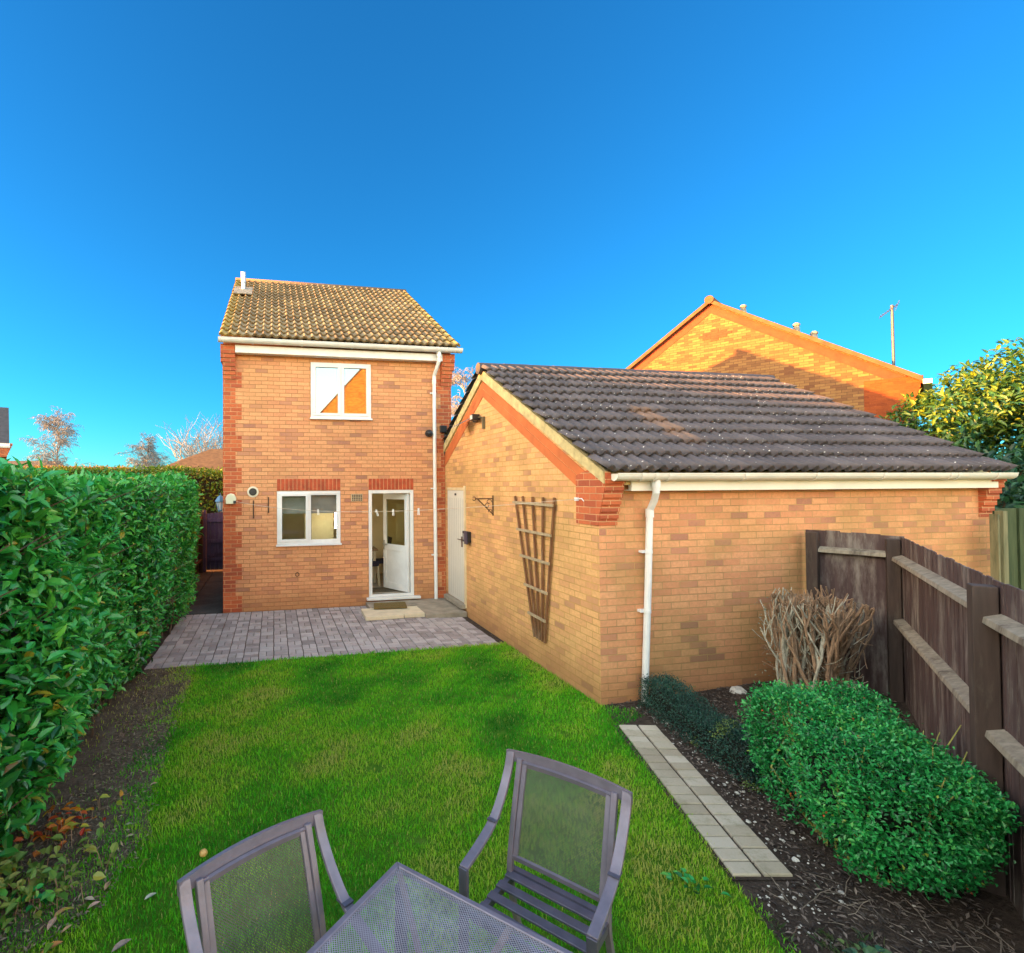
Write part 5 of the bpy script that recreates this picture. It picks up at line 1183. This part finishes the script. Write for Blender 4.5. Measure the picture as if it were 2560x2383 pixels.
def curve(pts, n=9):
    """Catmull-Rom through pts"""
    P = [Vector(p) for p in pts]; P = [P[0] * 2 - P[1]] + P + [P[-1] * 2 - P[-2]]; o = []
    for i in range(1, len(P) - 2):
        for k in range(n):
            t = k / n; a, b_, c, d = P[i - 1], P[i], P[i + 1], P[i + 2]
            o.append(.5 * ((2 * b_) + (c - a) * t + (2 * a - 5 * b_ + 4 * c - d) * t * t + (3 * b_ - a - 3 * c + d) * t ** 3))
    return o + [P[-2]]
def garden_chair(name, label, x, y, rz):
    t = thing(name, label, 'chair', (x, y, 0), 'metal mesh garden chairs', R(rz))
    B = lambda b, n, m, **k: b.build(n, m, t, local=True, **k)
    W2, top, bk = .285, .955, -.27
    def by_(z): return -.135 - .135 * ((z - .42) / .535) ** 1.15 if z > .42 else -.135
    def bow(x): return -.030 * (1 - (x / W2) ** 2)          # crest bows backwards
    for s in (-1, 1):
        arm = curve([(s * W2, by_(top) , top), (s * W2, by_(.87) + .012, .87), (s * W2, -.155, .765), (s * W2, -.065, .69), (s * W2, .06, .645), (s * W2, .205, .612)], 6)
        b = MB(); b.sweep(arm, .042, .018, (1, 0, 0)); a_ = B(b, 'arm', m_frame, bevel=.002)
        b = MB(); b.box(s * W2 - .023, s * W2 + .023, -.105, -.050, .697, .704); b.build('arm_joint', m_framed, a_, local=True)
        b = MB(); b.sweep([(s * W2, .2035, .614), (s * W2, .2045, .42), (s * W2, .225, 0)], .042, .022, (1, 0, 0)); B(b, 'leg', m_framed, bevel=.002)
        b = MB(); b.sweep(curve([(s * .232, by_(top) + .002, top - .02), (s * .232, by_(.75), .75), (s * .232, by_(.55), .55), (s * .232, -.145, .40), (s * .236, -.20, .2), (s * .242, -.29, 0)], 5), .026, .030, (1, 0, 0)); B(b, 'leg', m_frame, bevel=.002)
        b = MB(); b.bar((s * .225, -.15, .405), (s * .225, .215, .42), .026, .034); b.bar((s * .225, .19, .415), (s * W2, .19, .415), .026, .03); B(b, 'seat_rail', m_framed)
    # crest rail and the inner frame of the back
    b = MB(); xs = np.linspace(-W2 - .021, W2 + .021, 15); k = len(b.v)
    for x in xs:
        for (dy_, dz_) in ((.010, -.045), (-.010, -.045), (-.013, .004), (.008, .008)): b.v.append((x, by_(top) + bow(x) + dy_, top + dz_ + .006 * (1 - (x / .3) ** 2)))
    for i in range(14):
        for j in range(4): q = k + i * 4; b.f.append((q + j, q + (j + 1) % 4, q + 4 + (j + 1) % 4, q + 4 + j))
    b.f.append((k, k + 3, k + 2, k + 1)); q = k + 56; b.f.append((q, q + 1, q + 2, q + 3)); B(b, 'crest_rail', m_frame)
    zb, zt_ = .505, top - .030
    def row(z, w): return [(x, by_(z) + bow(x) * (z - .4) / .55 + .004, z) for x in np.linspace(-w, w, 9)]
    b = MB(); b.sweep(row(zb, .222), .024, .014, (0, .25, 1)); b.sweep(row(zt_ - .012, .222), .024, .014, (0, .25, 1))
    for s in (-1, 1): b.sweep([(s * .206, by_(z) + bow(.206) * (z - .4) / .55 + .004, z) for z in np.linspace(zb, zt_, 8)], .022, .016, (1, 0, 0))
    B(b, 'back_frame', m_frame)
    sheet_uv('back_mesh', [row(z, .198) for z in np.linspace(zb + .006, zt_ - .018, 9)], m_mesh_back, t)
    for k_, y_ in enumerate((-.12, -.03, .06, .15)):
        b = MB(); b.bar((-.238, y_, .432 + .002 * k_), (.238, y_, .432 + .002 * k_), .048, .012); B(b, 'seat_slat', m_framed, bevel=.002)
    b = MB(); b.bar((-.24, -.165, .425), (.24, -.165, .425), .03, .035); b.bar((-.24, .208, .425), (.24, .208, .425), .02, .035); B(b, 'seat_bar', m_framed)
    return t
garden_chair('garden_chair', 'lilac grey mesh backed chair with slatted seat at the right of the table', 1.176, 2.187, 128)
garden_chair('garden_chair', 'lilac grey mesh backed chair seen from behind at the left of the table', .065, 1.89, 210)

# ================================================================== GRASS, SOIL DETAIL, FALLEN LEAVES
def inside(P, poly):
    x, y = P[:, 0], P[:, 1]; r = np.zeros(len(P), bool); j = len(poly) - 1
    for i in range(len(poly)):
        xi, yi = poly[i][:2]; xj, yj = poly[j][:2]
        c = ((yi > y) != (yj > y)) & (x < (xj - xi) * (y - yi) / (yj - yi + 1e-12) + xi); r ^= c; j = i
    return r
N0 = 420000
Pg = np.stack([rnd(N0, -2.2, 3.7), rnd(N0, -.2, 7.3)], 1)
LAWN2 = [(-1.62, 7.26), (3.36, 7.31), (3.39, 5.03), (3.70, 4.88), (3.67, 4.70), (3.31, 4.55), (2.71, 2.70), (2.57, 2.2), (2.32, 1.2), (1.9, -1.5), (-2.6, -1.5), (-2.6, 3.2)]
Pg = Pg[inside(Pg, LAWN2)]
fray = ~inside(Pg, LAWN)
Pg = Pg[~fray | (vnoise(Pg, 9, 71) + .25 * rng.random(len(Pg)) > .62)]
dist = np.hypot(Pg[:, 0], Pg[:, 1] - 0)
keep = rng.random(len(Pg)) < np.clip(1.15 - .10 * dist, .45, 1)
# visible wedge only, with a margin
keep &= (Pg[:, 1] > .9 + np.abs(Pg[:, 0]) * .25)
Pg = Pg[keep]
edge = np.interp(Pg[:, 1], [2.6, 3.1, 3.3, 3.9, 4.6, 5.6, 6.6, 7.2], [-1.30, -1.16, -1.06, -.96, -1.02, -1.12, -1.12, -1.16])
dirt = np.clip((edge + .10 - Pg[:, 0]) / .30 + (vnoise(Pg, 5, 31) - .5) * 2.4 - .12, 0, 1)
dirt = np.where((Pg[:, 1] < 3.35) & (Pg[:, 0] < -1.2), np.maximum(dirt * .45, np.clip(vnoise(Pg, 3, 33) * 1.5 - .65, 0, 1)), dirt)
bare = np.clip((vnoise(Pg, 7, 44) - .74) * 7, 0, .8)
keep = (rng.random(len(Pg)) > dirt * .94) & (rng.random(len(Pg)) > bare); Pg, dirt = Pg[keep], dirt[keep]; n = len(Pg)
hN = vnoise(Pg, 2.0, 51); h2_ = vnoise(Pg, 6.5, 52); h = rnd(n, .016, .036) * (.8 + .5 * h2_)
az = rng.random(n) * 6.283; lean = rnd(n, .15, .95); w = rnd(n, .0012, .0024) * np.clip(.7 + .16 * np.hypot(Pg[:, 0], Pg[:, 1]), .9, 2.0)
D = np.stack([np.cos(az), np.sin(az)], 1); Sd = np.stack([-D[:, 1], D[:, 0]], 1)
def gp(u, z, s): return np.concatenate([Pg + D * (u * lean * h)[:, None] + Sd * (s * w)[:, None], (z * h + .001)[:, None]], 1)
one = np.ones(n)
V = np.stack([gp(0 * one, 0 * one, -1), gp(0 * one, 0 * one, 1), gp(.35 * one, .6 * one, .8), gp(.35 * one, .6 * one, -.8), gp(1.0 * one, .95 * one, 0)], 1).reshape(-1, 3)
bi = np.arange(n)[:, None] * 5
gt = np.clip(.30 + .38 * rng.random(n) + (hN - .5) * 1.25 + (h2_ - .5) * .70 + .10 * (rng.random(n) < .1) + dirt * .25, 0, 1); gt[rng.random(n) < .03] = 1.0
tt = np.repeat(gt, 5)
struct(np_mesh('grass', V, [bi + np.array([[0, 1, 2, 3]]), bi + np.array([[3, 2, 4]])], m_grass, tint=tt), 'stuff')
# bark chips, dry stalks and white flints over the bed and the bare strip
def scatter_xy(n, poly): 
    xs = [p[0] for p in poly]; ys = [p[1] for p in poly]; P = np.stack([rnd(n, min(xs), max(xs)), rnd(n, min(ys), max(ys))], 1); return P[inside(P, poly)]
BED = [(3.64, 4.68), (3.42, 5.02), (6.0, 5.02), (6.2, 4.25), (4.0, 2.35), (2.95, 1.3), (2.3, 1.2), (2.55, 2.2), (2.70, 2.60), (3.03, 2.58), (3.63, 4.48)]
P2 = scatter_xy(22000, BED); z = bed_z(P2[:, 0][:, None], P2[:, 1][:, None])[:, 0]; n = len(P2)
A = np.concatenate([rng.normal(size=(n, 2)), rng.normal(0, .25, (n, 1))], 1); Nn = np.array([0, 0, 1]) + rng.normal(0, .3, (n, 3)); L = rnd(n, .015, .05)
struct(leaves('bark_chips', np.concatenate([P2, (z + .012)[:, None]], 1), A, Nn, L, L * .35, leaf_mat('bark_chip', [(.02, .015, .012), (.055, .04, .032), (.12, .09, .07), (.22, .175, .14)], .8, 0), droop=0, fold=.3), 'stuff')
DIRT = [(-1.62, 7.2), (-1.0, 7.2), (-.92, 4.5), (-.8, 3.8), (-.95, 3.2), (-1.3, 2.7), (-2.2, 2.7), (-2.2, 3.3), (-1.45, 4.5)]
P2 = scatter_xy(15000, DIRT); n = len(P2); A = np.concatenate([rng.normal(size=(n, 2)), rng.normal(.05, .2, (n, 1))], 1); Nn = np.array([0, 0, 1]) + rng.normal(0, .35, (n, 3)); L = rnd(n, .012, .045)
struct(leaves('dry_litter', np.concatenate([P2, rnd(n, .006, .016)[:, None]], 1), A, Nn, L, L * .3, leaf_mat('dry_litter', [(.05, .038, .024), (.12, .09, .06), (.22, .175, .115), (.32, .26, .17)], .85, 0), droop=0), 'stuff')
b = MB()
STRIP = [(3.64, 4.55), (3.80, 4.75), (3.62, 3.3), (3.2, 2.4), (2.65, 2.2), (2.62, 2.60), (3.03, 2.57)]
Pst = np.concatenate([scatter_xy(1000, STRIP), scatter_xy(160, BED)]); zst = bed_z(Pst[:, 0][:, None], Pst[:, 1][:, None])[:, 0]
for p, z_ in zip(Pst, zst):
    r_ = .004 + .010 * random.random() ** 3 + (.012 if random.random() < .02 else 0); k0 = len(b.v); b.ball((p[0], p[1], z_ + .008), r_, 6, 4, .6)
    for i in range(k0, len(b.v)): v_ = Vector(b.v[i]); c_ = Vector((p[0], p[1], z_ + .008)); b.v[i] = tuple(c_ + (v_ - c_) * random.uniform(.7, 1.25))
struct(b.build('gravel', m_stone, uv=False), 'stuff')
# straggly weeds at the near edge of the bed
P2 = scatter_xy(3400, [(2.3, 1.2), (2.5, 2.2), (2.66, 2.62), (3.1, 2.5), (3.3, 1.9), (2.9, 1.3)]); kp = vnoise(P2, 4, 61) > .5; P2 = P2[kp]; n = len(P2); A = np.concatenate([rng.normal(size=(n, 2)), np.abs(rng.normal(.6, .3, (n, 1)))], 1); L = rnd(n, .02, .06)
struct(leaves('weeds', np.concatenate([P2, np.full((n, 1), .012)], 1), A, rdir(n) + np.array([0, 0, 1]), L, L * .22, leaf_mat('weed_leaf', [(.02, .05, .015), (.05, .09, .02), (.10, .10, .05)], .6)), 'stuff')
b = MB(); random.seed(5)
for k in range(170):
    x, y = random.uniform(2.6, 3.7), random.uniform(1.2, 2.5)
    if not inside(np.array([[x, y]]), BED)[0]: continue
    p = Vector((x, y, .02)); d = Vector((random.gauss(0, 1), random.gauss(0, 1), random.gauss(.15, .2))).normalized(); pts = [p]
    for i in range(3): d = (d + Vector((random.gauss(0, .3), random.gauss(0, .3), random.gauss(-.03, .12)))).normalized(); p = p + d * random.uniform(.03, .08); p.z = max(p.z, .012); pts.append(p)
    b.tube(pts, [.0028, .0024, .002, .001], 4)
struct(b.build('dry_twigs', M('dry_fallen_twig', (.15, .12, .09), .85, .4, 20), uv=False), 'stuff')
b = MB(); b.tube([(3.32, 1.92, .0), (3.24, 1.88, .05), (3.12, 1.86, .05), (3.05, 1.92, .02)], [.035, .04, .038, .03], 8); tag(b.build('root_stump', m_branch, uv=False), 'curved brown root lying on the soil under the berry bush', 'root')
for (x, y, r_, lab) in ((6.08, 4.62, .13, 'large grey rock at the foot of the fence corner behind the bare shrub'), (4.98, 4.90, .085, 'pale rock against the garage wall left of the bare shrub'), (2.62, 1.72, .05, 'small buff rock at the near edge of the soil bed')):
    b = MB(); b.ball((x, y, .07), r_, 9, 6, .7); z_ = bed_z(np.array([[x]]), np.array([[y]]))[0, 0]
    b.v = [(v[0] + .3 * r_ * math.sin(v[2] * 40 + v[0] * 20), v[1], v[2] + z_ - .06 + .2 * r_ * math.sin(v[0] * 35)) for v in b.v]; tag(b.build('rock', m_rock if r_ > .1 else m_stone, uv=False), lab, 'rock', 'rocks in the bed')

# single fallen leaves on the lawn, each a thing
FALL = [((268, 2210), (-.96, 3.36), 80, 'upright tan fallen leaf on the dirt nearest the left chair back', .075), ((222, 2242), (-1.03, 3.27), 340, 'pale fallen leaf on the dirt just left of the upright tan one', .07),
 ((235, 2258), (-.99, 3.22), 35, 'pinkish fallen leaf touching the grass edge below the pale one', .07), ((152, 2275), (-1.15, 3.2), 50, 'slanting tan fallen leaf on dark dirt at the lower left', .085),
 ((130, 2312), (-1.16, 3.11), 80, 'pointed pink tan fallen leaf below the slanting one', .085), ((165, 2325), (-1.07, 3.06), 50, 'small tan fallen leaf in short grass at the lower left', .055),
 ((130, 2370), (-1.10, 2.95), 30, 'orange fallen leaf cut by the bottom edge at the left', .10), ((305, 2365), (-.76, 2.89), 35, 'broad grey brown fallen leaf at the bottom edge left of the chair', .10),
 ((375, 2242), (-.69, 3.2), 30, 'pale grey fallen leaf alone on green grass left of the chair back', .07), ((320, 2057), (-.99, 3.93), 10, 'grey green fallen leaf on the dirt strip halfway up', .06), ((345, 1968), (-.93, 4.42), 20, 'tan fallen leaf on the upper dirt strip beside the hedge', .06), ((336, 2092), (-.95, 3.80), 20, 'thin fallen leaf lying across the dirt strip edge', .06)]
FCOL = [.75, .7, .35, .15, .5, .2, .95, .4, .62, .65, .3, .5]
m_fall = [M('fallen_leaf_%d' % k, c, .6, .3, 30) for k, c in enumerate([(.40, .26, .13), (.44, .36, .26), (.42, .26, .19), (.36, .21, .08), (.44, .29, .20), (.40, .27, .13), (.42, .19, .04), (.25, .19, .15), (.34, .35, .27), (.30, .30, .20), (.36, .27, .14), (.32, .26, .15)])]
def fallen(x, y, a, L, lab, mat, z0=.030):
    o = [(0, 0, 0), (.25, .17, .12), (.55, .20, .16), (.82, .10, .12), (1, 0, .05), (.82, -.10, .10), (.55, -.20, .14), (.25, -.17, .12)]; rib = [(.3, 0, .03), (.62, 0, .04)]
    ca, sa = math.cos(R(a)), math.sin(R(a)); b = MB()
    b.v = [(x + L * ((u - .5) * ca - v * sa), y + L * ((u - .5) * sa + v * ca), z0 + L * w_) for u, v, w_ in o + rib]
    b.f = [(0, 8, 1), (8, 9, 2, 1), (9, 4, 3, 2), (0, 7, 8), (8, 7, 6, 9), (9, 6, 5, 4)]
    tag(b.build('fallen_leaf', mat, uv=False), lab, 'leaf', 'single fallen leaves on the grass')
for k, (px_, (x, y), a, lab, L) in enumerate(FALL): fallen(x, y, a, L, lab, m_fall[k], .016 if x < -.9 and y > 3.15 else .032)
fallen(-.17, 3.43, 60, .09, 'upright grey green fallen leaf just behind the left chair back', m_fall[9], .035)
ap = MB(); ap.ball((-.44, 3.48, .052), .026, 10, 7, .85); tag(ap.build('windfall_apple', M('apple_skin', (.55, .33, .10), .5, .25, 40), smooth=True, uv=False), 'small orange windfall apple on the grass behind the left chair', 'apple')
# autumn coloured low plants under the hedge
for (x, y, sx, sy, n, m_, nm, lab) in ((-1.86, 3.66, .22, .17, 170, m_redleaf, 'red_leaved_plant', 'low red and orange leaved plant under the hedge at the left edge'), (-1.40, 3.95, .18, .13, 70, m_redleaf, 'orange_leaved_plant', 'sparse orange leaved seedlings at the foot of the hedge near its end'),
    (-1.5, 3.45, .34, .24, 240, leaf_mat('lime_weed', [(.08, .22, .03), (.20, .32, .05), (.36, .38, .09)], .5), 'pale_weed_patch', 'patch of pale yellow green weeds below the hedge'), (-1.35, 3.28, .10, .05, 16, m_bush, 'green_weed', 'bright green seedling in the thin grass at the lower left')):
    t = thing(nm, lab, 'plant', (x, y, 0)); P = np.stack([x + rng.normal(0, sx, n) * .7, y + rng.normal(0, sy, n) * .7, rnd(n, .02, .13)], 1)
    A = np.concatenate([rng.normal(size=(n, 2)), rng.normal(.3, .3, (n, 1))], 1); L = rnd(n, .035, .085); leaves('foliage', P, A, np.array([0, 0, 1]) + rng.normal(0, .35, (n, 3)), L, L * .6, m_, t, detail=True)
    b = MB()
    for p in P[::3]: b.tube([(p[0] + rng.normal(0, .02), p[1] + rng.normal(0, .02), 0), tuple(p)], .0022, 4)
    b.build('stem', m_twig, t, uv=False)['kind'] = 'stuff'
# small leafy weeds by the bed edge
for (x, y, n, lab) in ((2.78, 2.05, 26, 'round leaved dark weed on the soil at the bottom right'), (2.35, 2.62, 20, 'greyish weed rosette in the lawn left of the path end')):
    t = thing('weed_rosette', lab, 'plant', (x, y, .02)); P = np.stack([x + rng.normal(0, .05, n), y + rng.normal(0, .05, n), rnd(n, .03, .07)], 1); A = np.concatenate([P[:, :2] - np.array([x, y]), np.full((n, 1), .02)], 1); L = rnd(n, .03, .055)
    leaves('foliage', P, A, np.array([0, 0, 1]) + rng.normal(0, .3, (n, 3)), L, L * .8, m_box if x > 2.5 else m_bush, t, detail=True)
